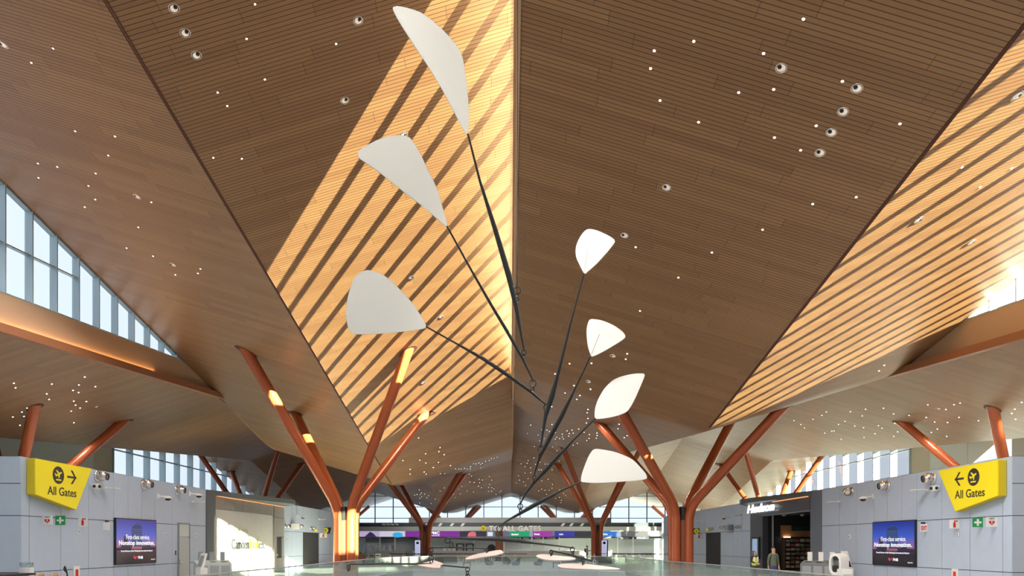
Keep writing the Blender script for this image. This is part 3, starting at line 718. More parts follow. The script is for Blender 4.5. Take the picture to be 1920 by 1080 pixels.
# corridor openings
BROWN = mat('brown_door', srgb(92,72,60), .5); BEIGE = mat('beige_wall', (.55,.50,.43,1), .5)
for X, s_, a, b in ((WL, -1, dA, dB), (WR, 1, dC, dD)):
    X1 = X+s_*3; mb = MB(); mb.box(*sorted((X+s_*.36, X1)), b, b+.1, 0, CZ+.86); mb.box(*sorted((X+s_*.36, X1)), a-.1, a, 0, CZ+.86); mb.box(*sorted((X1, X1+s_*.1)), a-.1, b+.1, 0, CZ+.86)
    mb.box(*sorted((X+s_*.02, X1)), a-.1, b+.1, CZ+.86, CZ+.95); struct('wall_corridor', mb, BEIGE)
    mb = MB(); mb.box(*sorted((X+s_*.04, X+s_*(1.0 if s_ < 0 else 2.9))), b-.05, b-.005, 0.02, CZ+.82)
    o = struct('door_%d' % (2 if s_ < 0 else 3), mb, BROWN)
    hx = X+s_*.25; mb = MB(); mb.box(hx-.03, hx+.03, b-.12, b-.05, 1.0, 1.15); mb.obj('door_handle', CHROME, o)
# ------------------------------------------------------------------ food counter front on the left
t = thing('food_counter', 'food counter front with white closure, dark pillar and grey portal in the left wall', 'shop front', (WL, 37, 0))
mb = MB(); FL.box(mb, dl(386), 37.62, -CZ, 2.8, -.3, .06); o = mb.obj('dark_pillar', PANELD, t)
mb = MB()
for i in range(7):
    a = 37.66+i*(47.1-37.66)/7; FL.box(mb, a+.01, a+(47.1-37.66)/7-.01, 1.9, 2.55, -.1, -.02)
FL.box(mb, 37.62, 47.2, 1.86, 2.82, -.3, -.1, 0); mb.obj('header', STONE, t)
m_ = mat('white_closure', (.58,.58,.55,1), .45, noise=.06)
mb = MB(); 
for i in range(24):
    a = 37.62+i*(47.2-37.62)/24; FL.box(mb, a+.003, a+(47.2-37.62)/24-.003, -CZ, 1.86, -.14, -.1)
mb.obj('closure', m_, t)
mb = MB(); FL.box(mb, 47.2, 49.2, 1.78, 2.82, -.3, .0); FL.box(mb, 47.2, 49.2, .46, 1.76, -.3, .0); FL.box(mb, 47.2, 47.7, -CZ, .44, -.3, 0); FL.box(mb, 48.75, 49.2, -CZ, .44, -.3, 0); FL.box(mb, 47.72, 48.73, -CZ, -1.0, -.3, 0); FL.box(mb, 47.2, 49.2, -CZ, 2.8, -.35, -.3)
mb.obj('portal', STONE, t)
mb = MB(); FL.box(mb, 47.75, 48.7, -.96, .42, -.2, -.05); o = mb.obj('menu_screen', BLACK, t)
mb = MB(); FL.box(mb, 47.85, 47.97, -.85, -.7, -.05, -.04); mb.obj('menu_icon', WHITEP, o)
lm = mat('letter_dark', (.012,.014,.014,1), .7); ly = mat('letter_lime', srgb(150,160,30), .4)
text(FL, 'Camden', 40.1, 42.75, -.33, .27, -.08, lm, 'lettering', t, .03, .012)
text(FL, 'food', 42.85, 44.35, -.33, .30, -.08, ly, 'lettering', t, .03, .018, label='lime green food lettering')
text(FL, 'co.', 44.45, 45.5, -.33, .02, -.08, lm, 'lettering', t, .03, .012)
mb = MB()
for k in range(4):
    cu = 40.5+k*.62; n = 28
    for i in range(n):
        a0, a1 = 2*math.pi*i/n, 2*math.pi*(i+1)/n
        FL.poly(mb, [(cu+.2*math.cos(a0), .72+.15*math.sin(a0)), (cu+.2*math.cos(a1), .72+.15*math.sin(a1)), (cu+.15*math.cos(a1), .72+.11*math.sin(a1)), (cu+.15*math.cos(a0), .72+.11*math.sin(a0))], -.1, -.07)
mb.obj('ring_emblem', mat('pale_olive', srgb(190,190,140), .5), t)
CANM = mat('canopy_metal', (.10,.11,.115,1), .4, .2)
mb = MB(); mb.prism([(WL-.2, 36.6, HT-.26), (-13.95, 45.6, HT-.26), (-14.3, 47, HT-.26), (WL-.2, 49.2, HT-.26)], (0,0,.27)); mb.obj('canopy', CANM, t)
mb = MB(); FL.box(mb, 37.8, 49, 2.53, 2.555, .05, .14); mb.obj('canopy_light', mat('copper_led', (.4,.12,.04,1), .5, emit=(1,.4,.14,1), es=1.0), t)
# ------------------------------------------------------------------ dark shop on the right
t = thing('dark_shop', 'dark shop front with open entrance and lit white name in the right wall', 'shop front', (WR, 37, 0))
R = lambda a, b: (-b, -a)
DS = mat('shop_dark_panel', (.075,.08,.095,1), .4, .15)
mb = MB(); u = R(36.5, 37.85); FRR.box(mb, *u, -CZ, 2.8, -.3, .02); FRR.box(mb, *u, 1.72, 1.74, .02, .025, 0); mb.obj('pilaster', mat('shop_blue_grey', (.13,.15,.19,1), .4), t)
mb = MB(); u = R(44.9, 47.2); FRR.box(mb, *u, -CZ, 1.79, -.3, .05); mb.obj('portal_side', DS, t)
mb = MB(); u = R(37.85, 47.2); FRR.box(mb, *u, 1.79, 2.6, -.3, .05); mb.obj('header', DS, t)
mb = MB(); u = R(37.85, 44.9); FRR.box(mb, *u, 1.74, 1.79, -.3, .09); mb.obj('entrance_trim', mat('trim_grey', (.3,.31,.33,1), .35, .5), t)
mb = MB(); mb.prism([(WR+.2, 36.6, HT-.26), (14.75, 44.8, HT-.26), (15.1, 46.2, HT-.26), (WR+.2, 48.5, HT-.26)], (0,0,.27)); mb.obj('canopy', CANM, t)
mb = MB(); u = R(38, 43); FRR.box(mb, *u, 2.52, 2.555, .06, .16); mb.obj('canopy_light', bpy.data.materials['copper_led'], t)
HL = mat('lit_letters', (1,1,1,1), .4, emit=(1,.98,.97,1), es=1.0)
text(FRR, 'Hudson', -47.35, -42.5, 2.0, 2.54, .17, HL, 'lettering', t, .06, .03, .22)
mb = MB(); u = R(42.5, 47.2); FRR.box(mb, *u, 2.1, 2.14, .05, .16); mb.obj('letter_rail', BLACK, t)
# interior
INB = mat('shop_interior_black', (.014,.014,.016,1), .6)
mb = MB(); mb.box(16.5, 23, 44.95, 45.1, 0, CZ+1.9); mb.box(22.9, 23, 36, 45.1, 0, CZ+1.9); mb.box(16.5, 23, 36.4, 36.5, 0, CZ+1.9); mb.box(16.5, 23, 36.4, 45.1, CZ+1.8, CZ+1.9)
mb.obj('interior', INB, t)
mb = MB(); mb.box(16.72, 16.8, 44.75, 44.83, 0, CZ+1.8); mb.obj('white_pole', mat('pole_white', (.5,.5,.5,1), .4), t)
WB = mat('oak_board', srgb(165,112,72), .5)
mb = MB(); mb.box(17.3, 19.6, 44.8, 44.94, CZ+.42, CZ+.8); mb.box(17.3, 17.95, 44.8, 44.94, CZ+.8, CZ+1.15); mb.obj('oak_fascia', WB, t)
mb = MB(); mb.box(17.98, 18.66, 44.82, 44.93, CZ+.82, CZ+1.08); mb.box(18.7, 19.4, 44.82, 44.93, CZ+.82, CZ+1.08); mb.obj('menu_board', mat('green_black', (.02,.045,.035,1), .3), t)
t2 = thing('shelf_rack', 'tall dark shelving stocked with goods inside the dark shop', 'shelf', (18.3, 44.5, 0))
mb = MB(); mb.box(17.3, 17.34, 44.2, 44.75, 0, CZ+.35); mb.box(19.3, 19.34, 44.2, 44.75, 0, CZ+.35); mb.box(17.34, 19.3, 44.7, 44.75, 0, CZ+.35); mb.obj('rack_frame', mat('rack_brown', srgb(70,42,28), .6), t2)
for k in range(8):
    z = .12+k*.27; mb = MB(); mb.box(17.34, 19.3, 44.2, 44.7, z, z+.03); mb.obj('shelf', bpy.data.materials['rack_brown'], t2)
cols = [mat('goods_%d' % i, c, .6) for i, c in enumerate(((.35,.3,.26,1), (.3,.08,.04,1), (.08,.12,.1,1), (.25,.2,.1,1)))]
for k in range(8):
    for j in range(6):
        x = 17.4+j*.31+random.random()*.04; z = .15+k*.27; h = .12+.08*random.random()
        mb = MB(); mb.box(x, x+.2, 44.25, 44.45, z+.001, z+h); o = mb.obj('goods_box', cols[(k+j*3) % 4 if j else 0])
        tag(o, 'small packaged goods box on the dark shelving inside the shop', 'box', 'goods on the shop shelving')
for x, y, l in ((1470, 966, 'small round spotlight inside the dark shop entrance, left'), (1505, 962, 'small round spotlight inside the dark shop entrance, right')):
    d = 43.; c = pt(x, y, d); c.z = CZ+1.72; t2 = thing('shop_spotlight', l, 'light', c)
    mb = MB(); mb.lathe([(.1, .08), (.14, 0), (.1, -.05), (.001, -.05)], c, (0,0,1), 20); mb.obj('housing', mat('lamp_housing', (.4,.4,.4,1), .4) if 'lamp_housing' not in bpy.data.materials else bpy.data.materials['lamp_housing'], t2)
mb = MB(); mb.box(17.45, 17.85, 44.7, 44.8, CZ+.38, CZ+.42); t2 = tag(mb.obj('shelf_light', mat('warm_bar', (1,1,1,1), .5, emit=(1,.8,.55,1), es=8)), 'short warm light bar under the oak board inside the shop', 'light')
ul = [-SR.d(1413), -SR.d(1427)]
t2 = thing('poster_display', 'tall poster screen on the dark shop front beside the entrance', 'screen', (WR, 46, CZ-.9))
mb = MB(); FRR.box(mb, ul[0], ul[1], -1.0, .42, .05, .13); mb.obj('display_case', BLACK, t2)
mb = MB(); FRR.box(mb, ul[0]+.12, ul[1]-.3, -.85, .3, .13, .135); mb.obj('poster', mat('poster_blue', (.1,.1,.1,1), .3, emit=srgb(130,160,190), es=.8), t2)
# ------------------------------------------------------------------ balustrade
bal = thing('glass_balustrade', 'frameless glass balustrade with slim metal top rail around the floor opening', 'balustrade', (0, 49, 0))
path = [(-8.72, 17)]+[p for p in VOID if p[1] >= 20 and p != (9.1, 20)]+[(9.1, 20), (9.1, 17)]
pts = []
for a, b in zip(path, path[1:]):
    a = Vector(a); b = Vector(b); n = max(1, round((b-a).length/1.4))
    for i in range(n): pts.append(a+(b-a)*i/n)
pts.append(Vector(path[-1]))
pm = MB()
for a, b in zip(pts, pts[1:]):
    t_ = (b-a).normalized(); n_ = Vector((-t_.y, t_.x))*.008; a2 = a+t_*.008; b2 = b-t_*.008
    mb = MB(); q = [a2-n_, b2-n_, b2+n_, a2+n_]
    mb.hexa([(p.x, p.y, -.3) for p in q], [(p.x, p.y, 1.03) for p in q]); mb.obj('glass_panel', BGLASS, bal)
mb = MB(); mb.tube([(p.x, p.y, 1.05) for p in pts], .024, 8); mb.obj('top_rail', mat('rail_metal', (.55,.56,.55,1), .3, .8), bal)
mb = MB()
for a, b in zip(pts, pts[1:]):
    t_ = (b-a).normalized(); n_ = Vector((-t_.y, t_.x))*.05; q = [a-n_, b-n_, b+n_, a+n_]
    mb.hexa([(p.x, p.y, 0) for p in q], [(p.x, p.y, .08) for p in q])
mb.obj('base_shoe', mat('shoe_metal', (.5,.5,.5,1), .35, .7), bal)
# ------------------------------------------------------------------ security hall front at the far end
FD = 96.; ff = Fr((0, FD, CZ), (1,0,0), N=(0,-1,0))
fx = lambda x: (x-VX)*FD/F; fv = lambda y: (VY-y)*FD/F
t = struct('trim_7', (lambda m: (m.box(-22, 22, FD, FD+1.2, CZ+fv(987.5), CZ+fv(980)), m)[1])(MB()), mat('dark_band', (.075,.09,.10,1), .25))
struct('trim_8', (lambda m: (m.box(-22, 22, FD-.25, FD+1.2, CZ+fv(995.5), CZ+fv(987.5)), m)[1])(MB()), mat('light_beam', (.55,.57,.57,1), .45))
struct('trim_9', (lambda m: (m.box(-22, 22, FD-.05, FD+1.2, CZ+fv(1009), CZ+fv(1006.5)), m)[1])(MB()), mat('soffit_dark', (.09,.09,.095,1), .5))
struct('ceiling', (lambda m: (m.box(-22, 22, FD+1.2, 101.8, CZ+.85, CZ+1.0), m)[1])(MB()), PALE)
mb = MB(); mb.box(fx(674), fx(776), 100, 100.2, 0, CZ+.85); struct('wall_checkpoint', mb, PANELD)
mb = MB(); mb.box(fx(776), fx(1241), 101, 101.2, 0, CZ+.85); struct('wall_checkpoint', mb, mat('checkpoint_grey', (.42,.45,.44,1), .5))
for x0, x1 in ((-26, -20.3), (20.6, 26)):
    mb = MB(); mb.box(x0, x1, 95, 95.3, 0, HT+.6); struct('wall_checkpoint', mb, PANEL)
# screens
def sgm(x0, x1, m_, name, label, y0=1006.3, y1=996):
    o = MB(); ff.box(o, fx(x0), fx(x1), fv(y0), fv(y1), .0, .12); t = thing(name, label, 'screen', (fx((x0+x1)/2), FD, CZ+fv(y0)))
    o.obj('panel', m_, t); return t
E = lambda nme, c, es=1: mat(nme, (.02,.02,.02,1), .4, emit=c, es=es)
S0 = sgm(674, 712, E('scr_lilac', srgb(170,150,185)), 'led_banner', 'leftmost led banner with lilac and dark picture over the security hall')
mb = MB(); ff.poly(mb, [(fx(684), fv(1006.3)), (fx(706), fv(1006.3)), (fx(700), fv(1000)), (fx(694), fv(997)), (fx(690), fv(1001))], .12, .13); mb.obj('picture_figure', E('scr_dark', srgb(40,35,70)), S0)
S1 = sgm(712, 760, E('scr_grey', srgb(190,185,200)), 'led_banner', 'led banner with pale picture and blue glove left of the purple one')
mb = MB(); ff.poly(mb, circle(fx(746), fv(1003), .35, 16, .7), .12, .13); mb.obj('picture_figure', E('scr_cyan', srgb(40,160,220)), S1)
S2 = sgm(760, 862, E('scr_purple', srgb(118,40,140)), 'led_banner', 'long purple led banner with white UPMC lettering')
text(ff, 'UPMC', fx(802), fx(824.5), fv(1002.3), fv(996.6), .12, SCW, 'lettering', S2, .02, .03)
text(ff, 'LIFE CHANGING MEDICINE', fx(802), fx(824.5), fv(1005), fv(1003.6), .12, SCW, 'lettering', S2, .02, .03)
S3 = sgm(862, 912, E('scr_night', srgb(46,42,60)), 'led_banner', 'dark led banner with a pink figure right of the purple one')
mb = MB(); ff.poly(mb, [(fx(876), fv(1006)), (fx(893), fv(1006)), (fx(892), fv(998)), (fx(886), fv(996.3)), (fx(879), fv(999))], .12, .13); mb.obj('picture_figure', E('scr_pink', srgb(205,100,110)), S3)
S4 = sgm(912, 956, E('scr_slate', srgb(90,95,115)), 'led_banner', 'grey led banner with small red and white pictures behind the brown pillar')
mb = MB(); ff.box(mb, fx(914), fx(924), fv(1005), fv(997.5), .12, .13); mb.obj('picture_card', E('scr_pale', srgb(205,215,225)), S4)
S5 = sgm(956.5, 993, E('scr_green', srgb(20,150,100)), 'led_banner', 'green led banner with white Standard lettering')
text(ff, 'Standard', fx(959), fx(972), fv(1003.5), fv(1000.3), .12, SCW, 'lettering', S5, .02, .05)
S5b = sgm(993, 999, E('scr_lil2', srgb(140,140,170)), 'led_banner', 'narrow lilac led banner between the green and the violet one')
S6 = sgm(999, 1035, E('scr_violet', srgb(150,50,150)), 'led_banner', 'violet led banner with white Priority lettering')
text(ff, 'Priority', fx(1001.5), fx(1012), fv(1004), fv(1000), .12, SCW, 'lettering', S6, .02, .05)
S7 = sgm(1040, 1077, E('scr_blue', srgb(42,48,150)), 'led_banner', 'deep blue led banner with white CLEAR lettering')
text(ff, 'CLEAR', fx(1048), fx(1056), fv(1003.2), fv(1000.6), .12, SCW, 'lettering', S7, .02, .05)
S8 = sgm(1077, 1127, E('scr_black', srgb(40,42,48)), 'led_banner', 'blank dark led banner left of the far right orange column')
S9 = sgm(1127, 1161, E('scr_azure', srgb(36,110,195)), 'led_banner', 'azure led banner right of the far right orange column')
text(ff, 'TSA Pre', fx(1129), fx(1139), fv(1003.5), fv(1000), .12, SCW, 'lettering', S9, .02, .05)
S10 = sgm(1161, 1215, E('scr_smoke', srgb(92,95,98)), 'led_banner', 'smoky grey led banner at the right end of the row')
for a, b, l, tx_ in ((1157, 1184, 'small dark lane sign with white lettering under the azure banner', 'Standby'), (1187, 1215, 'small dark lane sign reading Crew and Employees under the smoky banner', 'Crew/Employees'),
                     (957, 974, 'small dark lane sign under the green banner', 'Standard'), (977, 995, 'small dark lane sign under the gap beside the green banner', 'Standard'), (999, 1017, 'small dark lane sign under the violet banner', 'Priority'), (1020, 1047, 'small dark lane sign under the deep blue banner', 'CLEAR')):
    t = thing('lane_sign', l, 'sign', (fx((a+b)/2), FD-.3, CZ+fv(1011))); mb = MB(); ff.box(mb, fx(a), fx(b), fv(1011), fv(1006.6), .06, .3); mb.obj('panel', mat('lane_navy', (.02,.03,.05,1), .4) if 'lane_navy' not in bpy.data.materials else bpy.data.materials['lane_navy'], t)
    text(ff, tx_, fx(a+(b-a)*.2), fx(b-(b-a)*.2), fv(1009.9), fv(1008), .3, WHITEP, 'lettering', t, .01, .02)
t = thing('all_gates_lettering', 'large pale TO ALL GATES letters on the beam over the security hall', 'sign', (fx(965), FD-.3, CZ+fv(996)))
text(ff, 'TO ALL GATES', fx(917), fx(1014), fv(996), fv(986), .27, mat('letter_pale', (.8,.76,.68,1), .5, emit=(.8,.76,.68,1), es=.3), 'lettering', t, .06, .01)
c = Vector((fx(906.5), FD-.3, CZ+fv(991))); t = thing('round_gate_symbol', 'round yellow airplane symbol before the TO ALL GATES letters', 'sign', c)
mb = MB(); ff.poly(mb, circle(fx(906.5), fv(991), .38, 28), .26, .3); mb.obj('yellow_disc', YEL, t); plane_icon(ff, fx(906.5), fv(991), .32, .3, INK, t)
# pale shapes imitating reflections in the dark glass band
mb = MB()
for x in (800, 826, 848, 868, 1056, 1072, 1092): ff.poly(mb, [(fx(x-5), fv(986.5)), (fx(x), fv(986.5)), (fx(x+4), fv(981)), (fx(x-1), fv(981))], 0, .06)
for k in range(4): ff.poly(mb, [(fx(716+k*8), fv(984-k%2)), (fx(722+k*8), fv(985)), (fx(724+k*8), fv(983)), (fx(718+k*8), fv(981.5))], 0, .06)
tag(mb.obj('band_reflection', WHITEP), 'row of slanted pale shapes imitating reflections on the dark band over the security hall', 'reflection')
# slim white posts and the portal
for x, l in ((888.5, 'slim white post left of the brown pillar'), (945, 'slim white post right of the brown pillar'), (975, 'slim white post between the first two lane signs'), (997, 'slim white post below the narrow lilac banner'), (1018, 'slim white post below the violet banner'), (1048, 'slim white post below the deep blue banner'), (1157, 'slim white post at the left lane sign on the right side'), (1186, 'slim white post between the two right lane signs')):
    mb = MB(); mb.box(fx(x)-.07, fx(x)+.07, FD-.6, FD-.46, 0, CZ+.87); t = thing('lane_post', l, 'post', (fx(x), FD-.5, 0), 'slim white posts in front of the security hall'); mb.obj('shaft', WHITEP, t)
    mb = MB(); mb.box(fx(x)-.2, fx(x)+.2, FD-.72, FD-.34, 0, .03); mb.obj('foot', GREY, t)
t = thing('white_portal', 'white framed portal with dark header at the left of the security hall', 'portal', (fx(726), 92, 0))
for x in (712.5, 740.5):
    p = pt(x, 1019, 92); mb = MB(); mb.box(p.x-.08, p.x+.08, 91.9, 92.1, 0, CZ+.85); mb.obj('upright', WHITEP, t)
a, b = pt(712.5, 0, 92).x, pt(740.5, 0, 92).x
mb = MB(); mb.box(a+.08, b-.08, 91.92, 92.08, CZ+.6, CZ+.78); mb.obj('header', BLACK, t)
for x, l in ((680.5, 'first pale glass gate pylon from the left'), (694, 'second pale glass gate pylon from the left'), (706, 'third pale glass gate pylon from the left'), (720, 'fourth pale glass gate pylon, inside the white portal'), (731.5, 'fifth pale glass gate pylon, inside the white portal at right')):
    p = pt(x, 1019, 95); t = thing('gate_pylon', l, 'gate', (p.x, 95, 0), 'pale glass exit gate pylons')
    mb = MB(); mb.box(p.x-.11, p.x+.11, 94.6, 95.4, 0, 1.75); mb.obj('pylon', mat('pylon_pale', (.55,.6,.62,1), .3) if 'pylon_pale' not in bpy.data.materials else bpy.data.materials['pylon_pale'], t)
    mb = MB(); mb.box(p.x+.13, p.x+.6, 95.0, 95.02, .2, 1.7); mb.obj('glass_leaf', CGLASS, t)
# body scanners and round baggage scanner
for x, l in ((863, 'black framed walk-through body scanner left of the white post'), (881, 'black walk-through body scanner beside the slim white post')):
    p = pt(x, 1019, 94); t = thing('body_scanner', l, 'scanner', (p.x, 94, 0))
    for s_ in (-1, 1):
        mb = MB(); mb.box(p.x+s_*.45-.09, p.x+s_*.45+.09, 93.6, 94.4, 0, 1.95); mb.obj('side_panel', BLACK, t, bevel=.03)
    mb = MB(); mb.box(p.x-.36, p.x+.36, 93.6, 94.4, 1.8, 1.95); mb.obj('top_panel', BLACK, t)
    mb = MB(); mb.box(p.x-.36, p.x+.36, 94.3, 94.35, .02, 1.8); mb.obj('glass_back', CGLASS, t)
p = pt(921.5, 1028.5, 90); t = thing('baggage_scanner', 'round dark baggage scanner left of the brown pillar', 'scanner', (p.x, 90, 0))
mb = MB(); mb.lathe([(.35,-.5),(.5,-.48),(.56,-.4),(.56,.4),(.5,.48),(.35,.5)], p, (0,1,0), 28); mb.obj('ring_housing', mat('scanner_dark', (.03,.018,.022,1), .4), t)
mb = MB(); mb.lathe([(.34,-.52),(.001,-.5)], p, (0,1,0), 28); mb.obj('bore', BLACK, t)
mb = MB(); mb.box(p.x-.5, p.x+.5, 89.6, 90.4, 0, p.z-.45); mb.obj('stand', GREY, t)
# counters, bins
t = thing('security_counter', 'long pale counter with dark top in front of the security lanes', 'counter', (0, 91, 0))
for a, b in ((775, 905), (948, 1085), (690, 760)):
    xa, xb = pt(a, 0, 91).x, pt(b, 0, 91).x
    mb = MB(); mb.box(xa, xb, 90.8, 91.2, 0, .95); mb.obj('counter_body', mat('counter_pale', (.6,.6,.58,1), .4) if 'counter_pale' not in bpy.data.materials else bpy.data.materials['counter_pale'], t)
    mb = MB(); mb.box(xa-.02, xb+.02, 90.75, 91.25, .95, 1.0); mb.obj('counter_top', WHITEP, t)
for x, l in ((833.5, 'left white tray on the pale security counter'), (842.5, 'middle white tray on the pale security counter'), (851, 'right white tray on the pale security counter')):
    p = pt(x, 0, 91); mb = MB(); mb.hexa([(p.x-.15, 90.85, 1.0), (p.x+.15, 90.85, 1.0), (p.x+.15, 91.15, 1.0), (p.x-.15, 91.15, 1.0)], [(p.x-.22, 90.82, 1.3), (p.x+.22, 90.82, 1.3), (p.x+.22, 91.18, 1.3), (p.x-.22, 91.18, 1.3)]); tag(mb.obj('white_tray', WHITEP), l, 'tray')
# brown pillar
t = thing('brown_pillar', 'square brown clad pillar in the middle of the hall', 'pillar', (pt(936, 0, 78).x, 78, 0))
a, b = pt(929, 0, 78).x, pt(943.5, 0, 78).x
mb = MB(); mb.box(a, (a+b)/2-.01, 77.6, 78.4, 0, CZ+1.38); mb.box((a+b)/2+.01, b, 77.6, 78.4, 0, CZ+1.38); mb.obj('cladding', mat('terracotta', srgb(150,92,66), .5, noise=.08), t)
mb = MB(); mb.box(a-.05, b+.05, 77.55, 78.45, 0, .12); mb.obj('plinth', BLACK, t)
# vertical banner stands
for x0, x1, l in ((778, 788, 'tall pale banner stand left of the far left orange column'), (1128, 1138, 'tall pale banner stand right of the far right orange column')):
    d = 72.; a, b = pt(x0, 1012.5, d), pt(x1, 1046, d); t = thing('banner_stand', l, 'banner', ((a.x+b.x)/2, d, 0), 'tall pale banner stands')
    mb = MB(); mb.box(a.x-.08, b.x+.12, d, d+.12, .02, a.z+.02); mb.obj('navy_case', mat('navy', (.015,.02,.06,1), .4) if 'navy' not in bpy.data.materials else bpy.data.materials['navy'], t)
    mb = MB(); mb.box(a.x, b.x, d-.02, d, .12, a.z-.03); mb.obj('banner_face', mat('banner_pale', (.55,.58,.8,1), .4, emit=(.6,.65,.95,1), es=.5) if 'banner_pale' not in bpy.data.materials else bpy.data.materials['banner_pale'], t)
    cx = (a.x+b.x)/2; mb = MB(); mb.lathe([(.13, 0), (.15, 0), (.15, .01), (.13, .01)], (cx, d-.02, a.z-.3), (0,-1,0), 24)
    mb.box(cx-.1, cx+.1, d-.03, d-.02, a.z-.32, a.z-.28)
    for k in range(12): mb.box(cx-.18, cx+.18, d-.025, d-.02, a.z-.6-k*.1, a.z-.585-k*.1)
    mb.obj('banner_print', INK, t)
# queue posts
def queue_post(loc, bx):
    t = thing('queue_post', 'slim queue post with retractable belt', 'post', loc)
    mb = MB(); mb.lathe([(.001,0),(.17,0),(.17,.02),(.05,.05),(.001,.05)], (0,0,0), (0,0,1), 16); mb.obj('base', GREY, t, world=False)
    mb = MB(); mb.tube([(0,0,.04), (0,0,.92)], .03, 10); mb.obj('pole', WHITEP, t, world=False)
    mb = MB(); mb.tube([(0,0,.92), (0,0,1.0)], .045, 10); mb.obj('belt_head', BLACK, t, world=False)
    mb = MB(); mb.box(.05, bx-.05, -.004, .004, .91, .97); mb.obj('belt', BLACK, t, world=False)
    return t
q0 = queue_post((pt(732, 0, 66).x, 66, 0), 1.2); q0['label'] = 'slim white queue post with black belt left of the far left orange column'; q0['group'] = 'queue posts left of the far column'
xa = q0.location.x
for r_ in range(2):
    for k in range(9 if r_ else 4):
        if r_ == 0 and k == 0: continue
        dup(q0, (xa+k*1.25-(.6 if r_ else 0), 66-(-3 if r_ else 0), 0))
for k in range(7):
    dup(q0, (pt(820, 0, 68).x+k*1.25, 68, 0), label='slim white queue post with black belt between the far left column and the brown pillar', group='queue posts in the middle')
for r_ in range(2):
    for k in range(5):
        dup(q0, (pt(1150, 0, 66).x+k*1.25-1.3*r_, 66+4*r_, 0), label='slim white queue post with black belt at the right of the security lanes', group='queue posts on the right')
# lounge seating
def tub_chair():
    t = thing('tub_chair', 'x', 'chair'); 
    mb = MB(); n = 22; ring = []
    for i in range(n):
        a = math.pi*(-.12+1.24*i/(n-1)); hb = .46+.36*max(0, math.sin(a))**1.2
        ring.append((a, hb))
    vs = []
    for (a, hb) in ring:
        for r_, z in ((.26,.16),(.36,.3),(.40,hb),(.345,hb+.01),(.31,.34)): vs.append((r_*math.cos(a)*1.05, r_*math.sin(a), z))
    fs = [(i*5+j, (i+1)*5+j, (i+1)*5+j+1, i*5+j+1) for i in range(n-1) for j in range(4)]
    mb.add(vs, fs+[(0,1,2,3,4), tuple((n-1)*5+j for j in (4,3,2,1,0))], True); mb.obj('shell', DGREY, t, world=False)
    mb = MB(); mb.lathe([(.001,.18),(.26,.18),(.33,.26),(.33,.40),(.28,.44),(.001,.45)], (0,-.02,0), (0,0,1), 22); mb.obj('seat_cushion', DGREY, t, world=False)
    for sx in (-1, 1):
        for sy in (-1, 1):
            mb = MB(); mb.tube([(sx*.18, sy*.16, .2), (sx*.3, sy*.28, 0)], .016, 8); mb.obj('leg', CHROME, t, world=False)
    return t
tc0 = tub_chair()
def place(x, yb, rz, label, first=False):
    d = 2574/(yb-VY); p = pt(x, 0, d); loc = (p.x, d, 0)
    if first: tc0.location = loc; tc0.rotation_euler = (0,0,rz); tc0['label'] = label; tc0['group'] = 'dark tub chairs beyond the balustrade'; return
    dup(tc0, loc, rz, label, 'dark tub chairs beyond the balustrade')
place(917.5, 1063.5, -1.9+math.pi*1.0, 'dark tub chair left of the brown pillar seen from its side', True)
place(950, 1061.5, 2.7, 'left chair of the dark tub pair in the middle of the hall')
place(967, 1063.5, 1.2+math.pi/2*2.4, 'right chair of the dark tub pair in the middle of the hall')
place(1009, 1064, -1.2, 'dark tub chair facing left, right of the middle pair')
place(1088, 1057, 3.3, 'dark tub chair behind the hanging white discs on the right')
place(936, 1055, 3.1, 'dark tub chair directly in front of the brown pillar')
def sofa(x0, x1, yb, label):
    d = 2574/(yb-VY); a, b = pt(x0, 0, d).x, pt(x1, 0, d).x; t = thing('sofa', label, 'sofa', ((a+b)/2, d, 0))
    mb = MB(); mb.box(a, b, d-.4, d+.4, .12, .42); mb.obj('seat', DGREY, t, bevel=.04)
    mb = MB(); mb.box(a, b, d-.42, d-.25, .2, .82); mb.obj('backrest', DGREY, t, bevel=.05)
    for xx in (a, b-.16): 
        mb = MB(); mb.box(xx, xx+.16, d-.24, d+.4, .42, .62); mb.obj('armrest', DGREY, t, bevel=.03)
    for xx in (a+.1, b-.1):
        for yy in (d-.3, d+.3): mb = MB(); mb.tube([(xx, yy, 0), (xx, yy, .13)], .02, 8); mb.obj('leg', CHROME, t)
sofa(776, 808, 1059, 'dark grey sofa below the left banner stand'); sofa(816, 857, 1058.5, 'long dark grey sofa in front of the security queue')
sofa(1118, 1146, 1061, 'dark grey sofa below the right banner stand'); sofa(1053, 1083, 1058, 'dark grey sofa behind the hanging white discs')
def bench(x0, x1, yb, label):
    d = 2574/(yb-VY); a, b = pt(x0, 0, d).x, pt(x1, 0, d).x; t = thing('bench', label, 'bench', ((a+b)/2, d, 0))
    mb = MB(); mb.box(a, b, d-.3, d+.3, .38, .46); mb.obj('seat', DGREY, t, bevel=.02)
    for xx in (a+.06, b-.06):
        for yy in (d-.25, d+.25): mb = MB(); mb.tube([(xx, yy, 0), (xx, yy, .39)], .02, 8); mb.obj('leg', BLACK, t)
bench(868, 883, 1065, 'low dark bench left of the middle of the hall'); bench(1036, 1050, 1065, 'low dark bench right of the middle of the hall')
